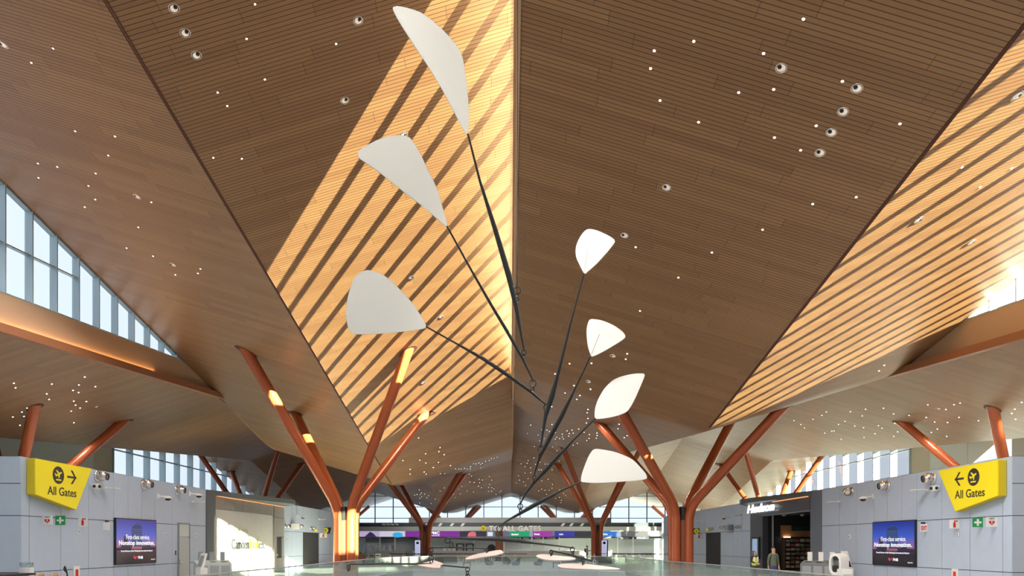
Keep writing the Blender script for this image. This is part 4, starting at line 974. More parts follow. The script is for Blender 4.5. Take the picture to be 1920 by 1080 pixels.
def armchair(x, yb, rz, label):
    d = 2574/(yb-VY); p = pt(x, 0, d); t = thing('metal_armchair', label, 'chair', (p.x, d, 0)); t.rotation_euler = (0,0,rz)
    mb = MB(); mb.box(-.27,.27,-.27,.27,.4,.46); mb.obj('seat', BLACK, t, world=False, bevel=.01)
    mb = MB(); mb.box(-.27,.27,.24,.29,.46,.95); mb.obj('backrest', BLACK, t, world=False, bevel=.01)
    for sx in (-1,1):
        for sy in (-1,1): mb = MB(); mb.tube([(sx*.26,sy*.25,0),(sx*.26,sy*.25,.41)], .018, 8); mb.obj('leg', CHROME, t, world=False)
        mb = MB(); mb.box(sx*.27-.02, sx*.27+.02, -.22, .24, .64, .68); mb.box(sx*.27-.015, sx*.27+.015, -.22, -.19, .46, .64); mb.obj('armrest', BLACK, t, world=False)
armchair(1163, 1066, 0.2+math.pi, 'black armchair right of the sofa below the right banner stand'); armchair(1176, 1064, 1.9, 'rightmost black armchair turned sideways near the orange column')
d = 58; a = pt(1112, 1057.5, d); b = pt(1117.5, 1050, d)
t = thing('purple_notice', 'small purple and white notice standing left of the sofa on the right', 'sign', ((a.x+b.x)/2, d, 0))
mb = MB(); mb.box(a.x, b.x, d-.02, d, a.z, b.z); mb.obj('notice_board', WHITEP, t)
mb = MB(); mb.box(a.x+.05, b.x-.05, d-.03, d-.02, a.z+.08, b.z-.06); mb.obj('purple_print', mat('purple_print', (.2,.05,.35,1), .5), t)
mb = MB(); mb.tube([((a.x+b.x)/2, d+.01, 0), ((a.x+b.x)/2, d+.01, a.z+.1)], .015, 8); mb.obj('stem', GREY, t)
# planter box and bins by the left column
d = 62; a, b = pt(667, 0, d).x, pt(685, 0, d).x
t = thing('timber_planter', 'brown timber planter right of the near left orange column', 'planter', ((a+b)/2, d, 0))
mb = MB(); mb.box(a, b, d-.3, d+.3, 0, .98); mb.obj('box', mat('planter_brown', srgb(96,56,30), .6), t)
mb = MB()
for i in range(60):
    x = a+.05+random.random()*(b-a-.1); y = d-.25+random.random()*.5; h = .1+random.random()*.22; q = random.random()*6.28
    mb.add([(x, y, .95), (x+.06*math.cos(q), y+.06*math.sin(q), .95+h*.6), (x+.09*math.cos(q), y+.09*math.sin(q), .95+h), (x+.03*math.cos(q+1), y+.03*math.sin(q+1), .95+h*.6)], [(0,1,2,3)])
mb.obj('leaves', mat('leaf_brown', (.14,.12,.05,1), .7), t)
for x, l in ((698, 'dark grey bin right of the timber planter'), (709, 'pale grey bin right of the dark one by the planter')):
    p = pt(x, 0, 64); t = thing('litter_bin', l, 'bin', (p.x, 64, 0)); mb = MB(); mb.box(p.x-.22, p.x+.22, 63.8, 64.2, 0, 1.02); mb.obj('body', GREY if 'dark' in l[:5] else WHITE, t, bevel=.02)
    mb = MB(); mb.box(p.x-.14, p.x+.14, 63.78, 63.8, .8, .9); mb.obj('slot', BLACK, t)
# ------------------------------------------------------------------ recycling stations and self-service machines
def recycling(cx, d, rz, label, faces, m_):
    t = thing('recycling_station', label, 'bin', (cx, d, 0)); t.rotation_euler = (0,0,rz)
    mb = MB(); W, Dp = 1.6, .6
    mb.hexa([(-W/2,-Dp/2,0),(W/2,-Dp/2,0),(W/2,Dp/2,0),(-W/2,Dp/2,0)], [(-W/2,-Dp/2,1.0),(W/2,-Dp/2,1.0),(W/2,Dp/2,1.16),(-W/2,Dp/2,1.16)]); mb.obj('cabinet', m_, t, world=False, bevel=.015)
    for k in (-1,0,1):
        mb = MB(); mb.box(k*.5-.2, k*.5+.2, -Dp/2-.015, -Dp/2, .1, .9); mb.obj('door', mat('bin_door', (.3,.32,.34,1), .4) if 'bin_door' not in bpy.data.materials else bpy.data.materials['bin_door'], t, world=False)
        mb = MB(); mb.box(k*.5-.13, k*.5+.13, -.1, .1, 1.075, 1.09); mb.obj('slot', BLACK, t, world=False)
        mb = MB(); mb.box(k*.5-.11, k*.5+.11, .18, .2, 1.12, 1.55); mb.obj('placard', WHITEP if faces else GREY, t, world=False)
BG_ = mat('bin_grey', (.16,.175,.19,1), .4)
recycling(pt(1537, 0, 33).x, 33, math.radians(-40), 'grey recycling station with three white placards by the dark shop', True, BG_)
recycling(pt(399, 0, 33.5).x, 33.5, math.radians(38), 'pale grey recycling station in front of the food counter', False, mat('bin_pale', (.45,.5,.5,1), .4))
def bag_machine(x, d, rz, label, sc_=1.0):
    p = pt(x, 0, d); t = thing('wrapping_kiosk', label, 'kiosk', (p.x, d, 0)); t.rotation_euler = (0,0,rz)
    mb = MB(); out = []; inn = []
    H = .92; z0 = .62
    for k in range(40):
        a = 2*math.pi*k/40; out.append((.30*math.cos(a)*sc_, z0+H/2+ (H/2)*(1 if math.sin(a) > 0 else -1)*abs(math.sin(a))**.6*sc_)); inn.append((.20*math.cos(a)*sc_, z0+H/2+(H/2-.12)*(1 if math.sin(a) > 0 else -1)*abs(math.sin(a))**.6*sc_))
    vs = [(-.24, y, z) for y, z in out]+[(-.24, y, z) for y, z in inn]+[(.24, y, z) for y, z in out]+[(.24, y, z) for y, z in inn]
    n = 40; fs = []
    for i in range(n):
        j = (i+1) % n; fs += [(i, j, n+j, n+i), (2*n+i, 3*n+i, 3*n+j, 2*n+j), (i, 2*n+i, 2*n+j, j), (n+i, n+j, 3*n+j, 3*n+i)]
    mb.add(vs, fs, False); mb.obj('loop_housing', WHITE, t, world=False, bevel=.01)
    mb = MB(); mb.box(-.2, .2, -.16, .16, z0+.15, z0+.4); mb.box(-.2,.2,-.12,.12, z0+.62, z0+.8); mb.obj('black_core', BLACK, t, world=False)
    mb = MB(); mb.tube([(0,0,0),(0,0,z0+.05)], .07, 12); mb.obj('stem', WHITE, t, world=False)
    mb = MB(); mb.lathe([(.001,0),(.25,0),(.25,.04),(.001,.05)], (0,0,0), (0,0,1), 20); mb.obj('foot', WHITE, t, world=False)
bag_machine(1573, 29.5, math.radians(25), 'white loop-shaped service machine left on the right wall side')
p = pt(1589, 0, 30); t = thing('ticket_kiosk', 'slim tilted white kiosk with black screen behind the loop-shaped machine', 'kiosk', (p.x, 30, 0)); t.rotation_euler = (0,0,math.radians(30))
mb = MB(); mb.hexa([(-.18,-.1,.9),(.18,-.1,.9),(.18,.02,.9),(-.18,.02,.9)], [(-.18,.12,1.62),(.18,.12,1.62),(.18,.2,1.62),(-.18,.2,1.62)]); mb.obj('tilted_panel', WHITE, t, world=False)
mb = MB(); mb.hexa([(-.14,-.1,.95),(.14,-.1,.95),(.14,-.08,.95),(-.14,-.08,.95)], [(-.14,.02,1.28),(.14,.02,1.28),(.14,.04,1.28),(-.14,.04,1.28)]); mb.obj('screen', BLACK, t, world=False)
mb = MB(); mb.box(-.2,.2,-.15,.2,0,.9); mb.obj('pedestal', WHITE, t, world=False)
p = pt(1584, 0, 28); t = thing('service_desk', 'low white service desk under the loop-shaped machine', 'desk', (p.x, 28, 0))
mb = MB(); mb.box(p.x-.22, p.x+.22, 27.8, 28.2, 0, .93); mb.obj('cabinet', WHITE, t, bevel=.01); mb = MB(); mb.box(p.x-.18, p.x+.18, 27.78, 27.8, .7, .72); mb.obj('handle', GREY, t)
p = pt(377, 0, 32); t = thing('ticket_kiosk', 'tilted white kiosk panel catching the sun beside the door on the left', 'kiosk', (p.x, 32, 0)); t.rotation_euler = (0,0,math.radians(-35))
mb = MB(); mb.hexa([(-.2,-.1,.85),(.2,-.1,.85),(.2,.02,.85),(-.2,.02,.85)], [(-.2,.12,1.5),(.2,.12,1.5),(.2,.2,1.5),(-.2,.2,1.5)]); mb.obj('tilted_panel', WHITE, t, world=False)
mb = MB(); mb.hexa([(-.15,-.11,.9),(.15,-.11,.9),(.15,-.09,.9),(-.15,-.09,.9)], [(-.15,.08,1.4),(.15,.08,1.4),(.15,.1,1.4),(-.15,.1,1.4)]); mb.obj('screen', GREY, t, world=False)
mb = MB(); mb.box(-.2,.2,-.15,.2,0,.85); mb.obj('pedestal', WHITE, t, world=False)
# ------------------------------------------------------------------ near left foreground
p = pt(49.5, 1054.5, 18); t = thing('drinks_dispenser', 'white cylindrical dispenser with clear top at the lower left', 'dispenser', (p.x, 18, 0))
mb = MB(); mb.lathe([(.001,0),(.155,0),(.16,.02),(.16,p.z-.16),(.15,p.z-.13),(.001,p.z-.13)], (p.x,18,0), (0,0,1), 28); mb.obj('body', WHITE, t)
mb = MB(); mb.lathe([(.152,p.z-.13),(.152,p.z),(.145,p.z),(.145,p.z-.125)], (p.x,18,0), (0,0,1), 28); mb.obj('clear_top', CGLASS, t)
p = pt(36, 1076, 17); t = thing('counter', 'black topped counter at the lower left corner', 'counter', (p.x-1, 17, 0))
mb = MB(); mb.box(p.x-2.6, p.x, 16.4, 17.6, p.z-.05, p.z); mb.obj('counter_top', BLACK, t); mb = MB(); mb.box(p.x-2.5, p.x-.1, 16.5, 17.5, 0, p.z-.05); mb.obj('counter_body', GREY, t)
OAK = mat('pale_oak', (.62,.47,.33,1), .45)
for x, l in ((74.5, 'left pale wooden stool with curved back beside the dispenser'), (101.5, 'right pale wooden stool with curved back beside the dispenser')):
    p = pt(x, 1074, 18); t = thing('bar_stool', l, 'stool', (p.x, 18, 0), 'pale wooden stools')
    mb = MB(); n = 14; vs = []
    for i in range(n+1):
        a = math.pi*(i/n); 
        for r_, z in ((.10, p.z-.16), (.115, p.z-.16), (.12, p.z), (.10, p.z)): vs.append((p.x+r_*math.cos(a), 18+r_*math.sin(a)*.9, z+.03*math.sin(a)-.03))
    mb.add(vs, [(i*4+j, (i+1)*4+j, (i+1)*4+(j+1) % 4, i*4+(j+1) % 4) for i in range(n) for j in range(4)]+[(0,1,2,3), (n*4+3,n*4+2,n*4+1,n*4)], True); mb.obj('backrest', OAK, t)
    mb = MB(); mb.lathe([(.001,.72),(.12,.72),(.125,.75),(.001,.76)], (p.x,18,0), (0,0,1), 20); mb.obj('seat', OAK, t)
    for sx in (-1,1):
        for sy in (-1,1): mb = MB(); mb.tube([(p.x+sx*.08, 18+sy*.08, .72), (p.x+sx*.12, 18+sy*.12, 0)], .016, 8); mb.obj('leg', OAK, t)
        mb = MB(); mb.tube([(p.x+sx*.10, 18.02, .74), (p.x+sx*.11, 18.02, p.z-.12)], .014, 8); mb.obj('back_support', OAK, t)
q = lambda x, y: pt(x, y, 18.2)
base = q(126, 1080); base.z = 0
t = thing('looped_cable', 'thin black looped cable standing up right of the wooden stools', 'cable', base)
mb = MB(); mb.tube([base, q(126.5, 1084), q(126, 1077), q(124.5, 1070), q(122.5, 1064), q(121.8, 1061.8), q(120.6, 1064), q(120.2, 1067.5), q(122.5, 1071), q(125, 1073.5)], .018, 8); mb.obj('cable', BLACK, t)
mb = MB(); mb.lathe([(.001,0),(.05,0),(.05,.02),(.001,.03)], base, (0,0,1), 16); mb.obj('foot', BLACK, t)
# ------------------------------------------------------------------ hanging mobile
mob = thing('hanging_mobile', 'large hanging mobile of white leaf shapes on dark branching rods', 'mobile', (.13, 13, CZ+4))
def line_pt(A, B, t): return A+(B-A)*t
def arm_pts(xy, ds): return [pt(x, y, d) for (x, y), d in zip(xy, ds)]
def rod(xy, ds, rs, name='rod'):
    P = arm_pts(xy, ds); mb = MB(); mb.tube(P, [r_*1.3 for r_ in rs], 8); return mb.obj(name, ROD, mob)
def leaf(pxs, tip, dt, nrm, m_, parent, th=.022, stem=None):
    o = pt(tip[0], tip[1], dt); n = Vector(nrm).normalized(); cm = Vector((0,0,CZ))
    P = []
    for x, y in pxs:
        r = pt(x, y, 1)-cm; k = (o-cm).dot(n)/r.dot(n); P.append(cm+r*k)
    c = sum(P, Vector())/len(P)
    # smooth the outline
    Q = []; N_ = len(P)
    for i in range(N_):
        p0, p1, p2, p3 = P[i-1], P[i], P[(i+1) % N_], P[(i+2) % N_]
        for s_ in (0, .33, .66):
            Q.append(.5*((2*p1)+(-p0+p2)*s_+(2*p0-5*p1+4*p2-p3)*s_*s_+(-p0+3*p1-3*p2+p3)*s_**3))
    mb = MB(); mb.prism([q_-n*th/2 for q_ in Q], n*th); lf = mb.obj('leaf', m_, parent, world=True)
    if stem:
        a, b = stem; r0 = []
        for x, y in (a, b):
            r = pt(x, y, 1)-cm; k = (o-cm).dot(n)/r.dot(n); r0.append(cm+r*k)
        s_ = -1 if n.y > 0 else 1
        mb = MB(); mb.tube([r0[0]+n*s_*.02, r0[1]+n*s_*.015], .007, 6); mb.obj('leaf_stem', mat('stem_pale', (.7,.66,.58,1), .5) if 'stem_pale' not in bpy.data.materials else bpy.data.materials['stem_pale'], lf)
    return lf
def z3(pts, ox, oy, k): return [(ox+x/k, oy+y/k) for x, y in pts]
def link(a, b, d):                     # two joined hooks between two photo points
    A, B = pt(*a, d), pt(*b, d); M_ = (A+B)/2; L_ = (B-A).length; mb = MB(); r = min(.06, max(.03, L_*.28))
    for c, s_ in ((A+(B-A)*.22, 1), (A+(B-A)*.74, -1)):
        ring = [c+Vector((r*math.cos(q)*(1 if s_ > 0 else .5), r*math.cos(q)*(0 if s_ > 0 else .8), r*1.15*math.sin(q))) for q in [2*math.pi*i/12 for i in range(12)]]
        mb.tube(ring+[ring[0]], .012, 6, cap=False)
    mb.tube([A, A+(B-A)*.15], .012, 6); mb.tube([B, B+(A-B)*.15], .012, 6)
    mb.obj('hook', BLACK, mob)
A1 = rod([(877, 250), (900, 340), (930, 435), (955, 520), (968, 575), (976, 620), (983, 657)], [11.6, 12, 12.4, 12.8, 13, 13.15, 13.3], [.012, .018, .035, .045, .035, .02, .012], 'arm')
link((983, 657), (980, 672), 13.3); link((970.5, 537), (969, 572), 13)
mb = MB(); mb.tube([pt(970.5, 537, 13), Vector((pt(970.5, 537, 13).x, 13, CZ+ceil_h(.2, 13)+.05))], .006, 6); mb.obj('suspension_cable', ROD, mob)
A2 = rod([(838, 424), (880, 500), (920, 570), (950, 620), (980, 672), (990, 693), (999.5, 714)], [11.9, 12.35, 12.75, 13.0, 13.3, 13.4, 13.5], [.011, .014, .02, .024, .022, .016, .011], 'arm')
link((999.5, 714), (997.5, 736), 13.5)
A3 = rod([(798, 612), (850, 641), (905, 672), (950, 702), (997.5, 736), (1012, 749), (1026, 760)], [12.4, 12.7, 13.0, 13.2, 13.5, 13.6, 13.7], [.011, .013, .026, .03, .022, .016, .011], 'arm')
link((1026, 760), (1023, 780), 13.7)
A4 = rod([(1095, 512), (1070, 605), (1045, 705), (1034, 745), (1023, 780), (1018, 810), (1014, 838)], [12.6, 12.95, 13.35, 13.55, 13.7, 13.8, 13.9], [.011, .014, .026, .045, .03, .02, .011], 'arm')
link((1014, 838), (1012.5, 856), 13.9)
A5 = rod([(1107, 668), (1080, 725), (1053, 780), (1030, 822), (1012.5, 856), (1006, 875), (1001.5, 892)], [12.7, 13.05, 13.4, 13.7, 13.9, 14.0, 14.05], [.011, .014, .035, .035, .022, .016, .011], 'arm')
link((1001.5, 892), (1001, 905), 14.05)
A6 = rod([(1117, 784), (1075, 825), (1045, 857), (1020, 885), (1001, 905), (985, 926), (975, 946)], [13.0, 13.3, 13.6, 13.85, 14.05, 14.2, 14.3], [.011, .014, .03, .035, .024, .016, .011], 'arm')
link((975, 946), (976.5, 962), 14.3)
A7 = rod([(1090, 903), (1050, 921), (1015, 940), (995, 951), (976.5, 962), (955, 974), (937, 986)], [13.2, 13.6, 13.95, 14.1, 14.3, 14.45, 14.6], [.011, .016, .034, .036, .026, .018, .012], 'arm')
link((937, 986), (936, 1009), 14.6)
B1 = rod([(836, 1009), (880, 1010), (936, 1010.5), (975, 1014), (1000, 1018), (1040, 1023), (1073, 1027)], [15.4, 15.0, 14.6, 14.3, 14.1, 13.9, 13.7], [.012, .026, .040, .036, .016, .012, .010], 'arm')
link((1073, 1027), (1074.5, 1041), 13.7)
B2 = rod([(1033, 1032.5), (1055, 1037), (1074.5, 1041.5), (1093, 1047), (1110, 1052)], [13.3, 13.5, 13.7, 13.85, 14], [.012, .014, .016, .014, .012], 'arm')
link((1033.5, 1032.5), (1034, 1043), 13.3); link((1093.5, 1047), (1093.5, 1060), 13.85)
link((836, 1009), (850, 1026.5), 15.4)
B3 = rod([(808, 1030), (808.5, 1026.5), (850, 1026.5), (908, 1028), (912, 1031)], [15.4]*5, [.012, .013, .015, .013, .012], 'arm')
link((808, 1028), (808.5, 1042), 15.4); link((808.5, 1042), (809, 1057), 15.4); link((912, 1029), (914, 1037), 15.4)
B4 = rod([(653.5, 1062), (656, 1058), (720, 1057), (809, 1057.5), (840, 1061), (877, 1064.5)], [15.0, 15.0, 15.2, 15.4, 15.5, 15.6], [.012, .013, .015, .017, .015, .012], 'arm')
link((653.8, 1060), (653.6, 1070), 15.0); link((877, 1064.5), (876, 1078), 15.6); link((876, 1078), (882, 1090), 15.6)
L1 = z3([(291,55),(300,40),(330,38),(400,55),(460,80),(520,125),(580,180),(630,235),(665,285),(685,340),(697,420),(710,520),(717,640),(714,720),(707,755),(690,735),(640,640),(560,490),(480,360),(400,240),(330,130)], 640, 0, 3)
L2 = [(671,290),(673,283),(690,272),(710,262),(733,255),(753,254),(767,258),(777,270),(790,293),(803,320),(813,340),(822,362),(830,390),(837,415),(837,425),(830,420),(800,393),(760,362),(720,330),(690,308),(674,297)]
L3 = z3([(88,560),(92,500),(105,440),(125,380),(150,345),(185,325),(215,321),(255,330),(300,350),(350,390),(400,440),(450,495),(490,550),(520,600),(535,630),(525,648),(450,660),(300,676),(150,680),(115,670),(98,640),(90,600)], 620, 400, 3)
L4 = z3([(1378,215),(1383,180),(1400,140),(1425,105),(1450,90),(1490,95),(1540,115),(1585,140),(1598,155),(1590,175),(1550,225),(1500,280),(1450,325),(1430,340),(1415,320),(1395,280),(1382,250)], 620, 400, 3)
L5 = z3([(1440,660),(1447,620),(1460,598),(1490,597),(1530,605),(1590,630),(1640,665),(1657,690),(1645,710),(1590,745),(1530,780),(1480,803),(1465,800),(1450,760),(1442,710)], 620, 400, 3)
L6 = z3([(702,640),(705,600),(720,550),(745,500),(780,450),(830,405),(890,380),(960,365),(1020,362),(1038,368),(1035,390),(1010,450),(970,540),(935,600),(910,625),(860,645),(780,662),(720,668),(705,660)], 920, 600, 3.6)
L7 = z3([(610,940),(615,900),(635,840),(660,780),(685,740),(710,727),(760,732),(830,745),(900,770),(960,800),(1010,850),(1045,890),(1055,915),(1045,930),(980,940),(900,946),(800,952),(700,956),(640,952),(615,948)], 920, 640, 3.6)
leaf(L1, (877, 250), 11.6, (.15, -1, -.1), LEAF_DIM, A1)
leaf(L2, (838, 424), 11.9, (.2, -1, -.15), LEAF_DIM, A2)
leaf(L3, (798, 612), 12.4, (.15, -1, -.1), LEAF_DIM, A3)
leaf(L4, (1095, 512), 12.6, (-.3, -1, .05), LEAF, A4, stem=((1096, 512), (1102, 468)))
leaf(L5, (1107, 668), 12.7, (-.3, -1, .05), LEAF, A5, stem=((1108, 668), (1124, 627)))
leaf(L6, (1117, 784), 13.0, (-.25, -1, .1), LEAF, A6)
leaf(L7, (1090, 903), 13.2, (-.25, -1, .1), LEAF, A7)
LEAF_WARM = mat('warm_lit_sheet_metal', (.56,.46,.43,1), .5)  # flat leaves with the warm light on them painted in as pink
leaf([(872,1049),(880,1044.5),(887,1041.5),(896,1039),(912,1036),(922,1034),(937,1032),(941.5,1033.7),(943.7,1036.3),(940.7,1038.5),(930,1041.5),(915,1043.7),(900,1046.3),(885,1048.6)], (914, 1037), 15.4, (0, -.35, 1), LEAF_WARM, B3)
leaf([(783.7,1058.5),(792,1056.3),(801,1054.4),(810,1052),(816,1052),(822,1054),(831.5,1057.8),(826,1060.7),(824,1065.2),(807,1064.4),(792,1062),(784,1060)], (809, 1057), 15.4, (0, -.35, 1), LEAF_WARM, B4)
leaf([(1006,1043.7),(1007.4,1041.5),(1015,1040),(1026,1040.4),(1040,1042),(1060,1044),(1078,1047),(1075,1050),(1050,1051.5),(1025,1050.5),(1012,1047)], (1034, 1043), 13.3, (0, -.35, 1), LEAF_WARM, B2)
leaf([(1045.8,1061.2),(1049,1059),(1059,1058),(1076,1057.5),(1097,1058.3),(1117,1060.4),(1138,1063),(1160,1066.5),(1160,1068.3),(1138,1068.6),(1113,1068.3),(1080,1067),(1059,1065.8),(1049,1063.8)], (1093, 1060), 13.85, (0, -.35, 1), LEAF_WARM, B2)
# ------------------------------------------------------------------ ceiling lights
def Z(pts, ox, oy, k): return [(ox+x/k, oy+y/k) for x, y in pts]
small = Z([(318,286),(188,371),(449,779),(686,810),(646,924),(227,972),(342,992),(571,1031),(1518,22),(1468,228),(1296,548),(1353,628),(1270,937),(1440,943)], 0, 0, 3.177)
small += Z([(855,366),(254,666)], 440, 0, 4.5)+Z([(1104,126),(364,276),(97,340),(835,358),(72,460),(667,622),(903,601),(1367,546),(136,676),(396,822),(1190,846),(908,926),(1085,1012)], 1200, 0, 3.6)
small += Z([(563,394),(317,807),(72,846),(910,640),(1190,645),(1013,750),(665,935),(963,1062)], 1500, 100, 3)
small += Z([(693,95),(280,127),(641,185),(690,283),(613,338),(1095,303),(1001,484),(916,635),(1107,693),(1450,785),(1432,818),(1268,828)], 0, 300, 3.856)
small += Z([(1716,189),(1740,548),(1668,789),(1660,820),(1467,843),(1344,845)], 620, 400, 3)+[(1335,473),(1272,520),(1430,430)]
small += Z([(533,295),(680,292),(435,363),(447,429),(562,442),(674,467),(502,492),(602,509),(582,535),(413,584),(510,589),(657,603),(652,625),(657,664),(647,695),(719,705),(867,703),(270,709),(414,705),(248,765),(320,775),(331,815),(362,799),(345,740),(380,743),(397,751),(437,760),(437,803),(447,790),(466,800),(484,770),(484,789),(492,803),(516,747),(550,743),(531,765),(527,783),(595,735),(557,763),(667,773),(664,799),(649,813),(631,758),(718,762),(719,779),(713,797),(748,745),(786,793),(860,733),(921,781),(902,793),(823,824),(585,832),(557,844),(417,856),(447,882),(295,854),(205,970),(232,989),(253,947),(270,997),(292,930),(326,1012),(342,1012),(368,972),(386,972),(461,952),(188,1050),(232,1033),(270,1030),(388,1075),(415,1012),(333,960)], 920, 600, 3.6)
small += Z([(266,208),(418,205),(331,287),(331,331),(407,5),(470,147),(472,230),(590,127),(638,155),(586,226),(540,272),(458,312),(475,330),(603,327),(643,326),(693,255),(600,92),(740,283),(770,284),(790,285),(820,278),(845,284),(872,282),(875,262),(901,237),(925,238),(950,230),(965,243),(968,275),(1010,215),(1043,207),(1062,190),(1087,188),(1115,178),(980,232),(862,331),(883,349),(868,402),(907,406),(957,408),(952,378),(980,384),(1065,384),(1043,351),(945,440),(974,453),(1047,425),(1038,450),(1065,452),(1084,464),(1037,486),(1065,485),(1103,514),(1148,480),(1138,493),(845,483),(901,490),(797,441),(769,467),(782,510),(738,540),(722,512),(601,484),(639,455),(557,556),(520,595),(684,552),(413,473),(433,500),(421,515),(393,514),(373,520),(434,535),(498,525),(480,545),(418,548),(418,590),(463,510)], 700, 820, 4.8)
small += Z([(1330,238),(1385,232),(1395,207),(1445,184),(1460,243),(1418,273),(1413,318),(1366,321),(1306,345),(1315,384),(1352,400),(1393,371),(1370,434),(1287,411),(1487,292),(1548,243),(1574,238),(1675,213),(1517,392),(1575,378),(1612,423),(1608,458),(1515,466),(1488,480),(1545,477),(1582,474),(1560,513),(1645,505),(1675,472),(1712,505),(1730,522),(1675,540),(1640,547),(1692,567),(1688,588),(1727,635),(1752,655)], 700, 820, 4.8)
small += Z([(928,89),(893,127),(214,442),(320,462),(366,489),(390,512),(448,453),(508,427),(538,404),(664,467),(700,402),(780,430),(803,386),(924,379),(992,417),(730,499),(789,510),(889,496),(914,514),(1000,480),(1096,428),(620,488),(590,532),(575,533),(527,547),(638,588),(792,574),(867,551),(993,569),(1019,538),(1213,441),(1223,356),(1345,387),(1400,355),(1441,344),(1433,441),(1356,475),(1269,472),(1288,519),(1246,543),(1350,569),(1565,463),(1810,385),(1790,414),(1815,453),(1857,339)], 1400, 660, 3.6)
small += Z([(113,255),(127,292),(424,261),(382,341),(402,388),(693,204),(645,269),(597,313),(643,331),(780,283),(604,401),(618,434),(706,405),(655,458),(582,483),(604,578),(222,458),(179,491),(196,526),(105,531),(163,599),(352,534),(345,558),(26,676),(842,514),(810,549),(957,536),(1024,513),(1240,457),(1285,468),(1184,502),(1190,555),(1383,484),(1413,434),(1514,511),(1391,580),(1287,583),(1486,596),(1116,632),(1158,688),(1178,748),(1254,702),(1274,760),(1393,688),(1421,719),(1449,733),(1461,761),(1523,695),(1579,719)], 0, 660, 4.364)
small += Z([(217,133),(152,152),(101,183),(289,250),(262,362),(417,352),(78,401),(325,493),(474,568),(386,606),(100,621),(34,648),(114,683),(121,748),(174,741),(237,743),(387,689),(460,697),(177,806),(260,815)], 440, 580, 3.856)
small += Z([(650,188),(743,218),(783,305),(826,301),(535,475),(555,490),(607,480),(766,406)], 440, 800, 3.856)
keep = []
for p in small:
    if all((p[0]-q_[0])**2+(p[1]-q_[1])**2 > 9 for q_ in keep): keep.append(p)
keep = keep[:298]
mb = MB(); mb.lathe([(.001, .010), (.024, .010), (.032, .002), (.032, -.03)], (0,0,0), (0,0,1), 10)
star_me = mb.mesh('pinpoint_light', mat('pinpoint_glow', (1,1,1,1), .5, emit=(1,.94,.85,1), es=5))
def zone(P):
    if P.y > 57 and P.x < .23: return 'tiny round light in the darker far ceiling left of the centre line', 'pinpoint lights in the far left-centre ceiling'
    if P.x < -19.27: return 'tiny round light in the ceiling over the left side wall', 'pinpoint lights over the left side wall'
    if P.x < -9.52: return 'tiny round light in the tall ceiling panel next to the left clerestory', 'pinpoint lights next to the left clerestory'
    if P.x < .23: return 'tiny round light in the ceiling panel left of the centre line', 'pinpoint lights left of the centre line'
    if P.x < 9.98: return ('tiny round light in the big brown ceiling panel right of the centre line', 'pinpoint lights in the big right panel') if P.y < 36 else ('tiny round light in the far ceiling right of the centre line', 'pinpoint lights in the far right-centre ceiling')
    if P.x < 19.73: return 'tiny round light in the striped sunlit ceiling panel on the right', 'pinpoint lights in the right sunlit panel'
    return 'tiny round light in the ceiling over the right side wall', 'pinpoint lights over the right side wall'
def on_ceiling(o, P, lift=.0):
    n = cnormal(P.x, P.y); o.location = P+n*lift; o.rotation_mode = 'QUATERNION'; o.rotation_quaternion = n.to_track_quat('Z', 'Y')
for x, y in keep:
    P = hit(x, y)
    if P.y > 101: continue
    o = bpy.data.objects.new('pinpoint_light', star_me); COL.objects.link(o); on_ceiling(o, P, .012)
    l, g = zone(P); tag(o, l, 'light', g)
# larger adjustable downlights
dlm = mat('downlight_reflector', (.9,.85,.78,1), .25, .6, emit=(1,.82,.68,1), es=.3)
def downlight():
    t = thing('downlight', 'x', 'light')
    mb = MB(); mb.lathe([(.135,-.02),(.135,.012),(.12,.018),(.11,.0),(.11,-.02)], (0,0,0), (0,0,1), 28); mb.obj('trim_ring', CHROME, t, world=False)
    mb = MB(); mb.lathe([(.11,-.005),(.09,.012),(.06,.024),(.001,.03)], (0,0,0), (0,0,1), 28); mb.obj('reflector', dlm, t, world=False)
    mb = MB(); mb.lathe([(.05,.0),(.045,.02),(.001,.024)], (0,.055,.014), (0,0,1), 20); mb.obj('lamp', BLACK, t, world=False)
    return t
big = [(326,15,'top of the three round downlights in a row at upper left'), (347,61,'middle of the three round downlights in a row at upper left'), (368,103,'bottom of the three round downlights in a row at upper left'), (6,83,'round downlight at the left edge of the picture'),
       (646,188,'round downlight at the upper end of the sunlit stripes'), (671,38,'round downlight above the sunlit stripes, left of the top white leaf'), (1465,127,'round downlight in the big right panel, left of the slanting row of four'), (1607,165,'topmost of the slanting row of four round downlights at upper right'),
       (1581,209,'second of the slanting row of four round downlights at upper right'), (1559,248,'third of the slanting row of four round downlights at upper right'), (1537.5,286,'lowest of the slanting row of four round downlights at upper right'), (1250,351,'lone round downlight in the big right panel above the small leaves'),
       (1171,441,'round downlight right of the upper small white leaf'), (257,368,'oval looking downlight near the upper part of the left clerestory'), (324,495.6,'oval looking downlight near the lower part of the left clerestory'), (1149,667,'round downlight right of the second small white leaf'), (1103,715,'round downlight left of the third small white leaf'),
       (1722,412,'round downlight in the middle of the right sunlit stripes'), (1821,454,'round downlight in the right sunlit stripes near the clerestory'), (1907,179,'round downlight in the right sunlit stripes at the picture edge'), (757,253,'round downlight just above the second white leaf'), (771,520,'round downlight in the sunlit stripes right of the third white leaf'),
       (827,594,'round downlight in the sunlit stripes beside the third leaf tip'), (793,718,'round downlight in the sunlit stripes between two orange branches'), (182,762.5,'oval downlight in the ceiling over the left wall'), (1759,766,'oval downlight in the ceiling over the right wall')]
d0_ = downlight(); first = True; bigh = [hit(x, y) for x, y, l in big]
for o in [o for o in COL.objects if o.name.startswith('pinpoint_light')]:
    if any((o.location-h_).length < .3 for h_ in bigh): bpy.data.objects.remove(o)
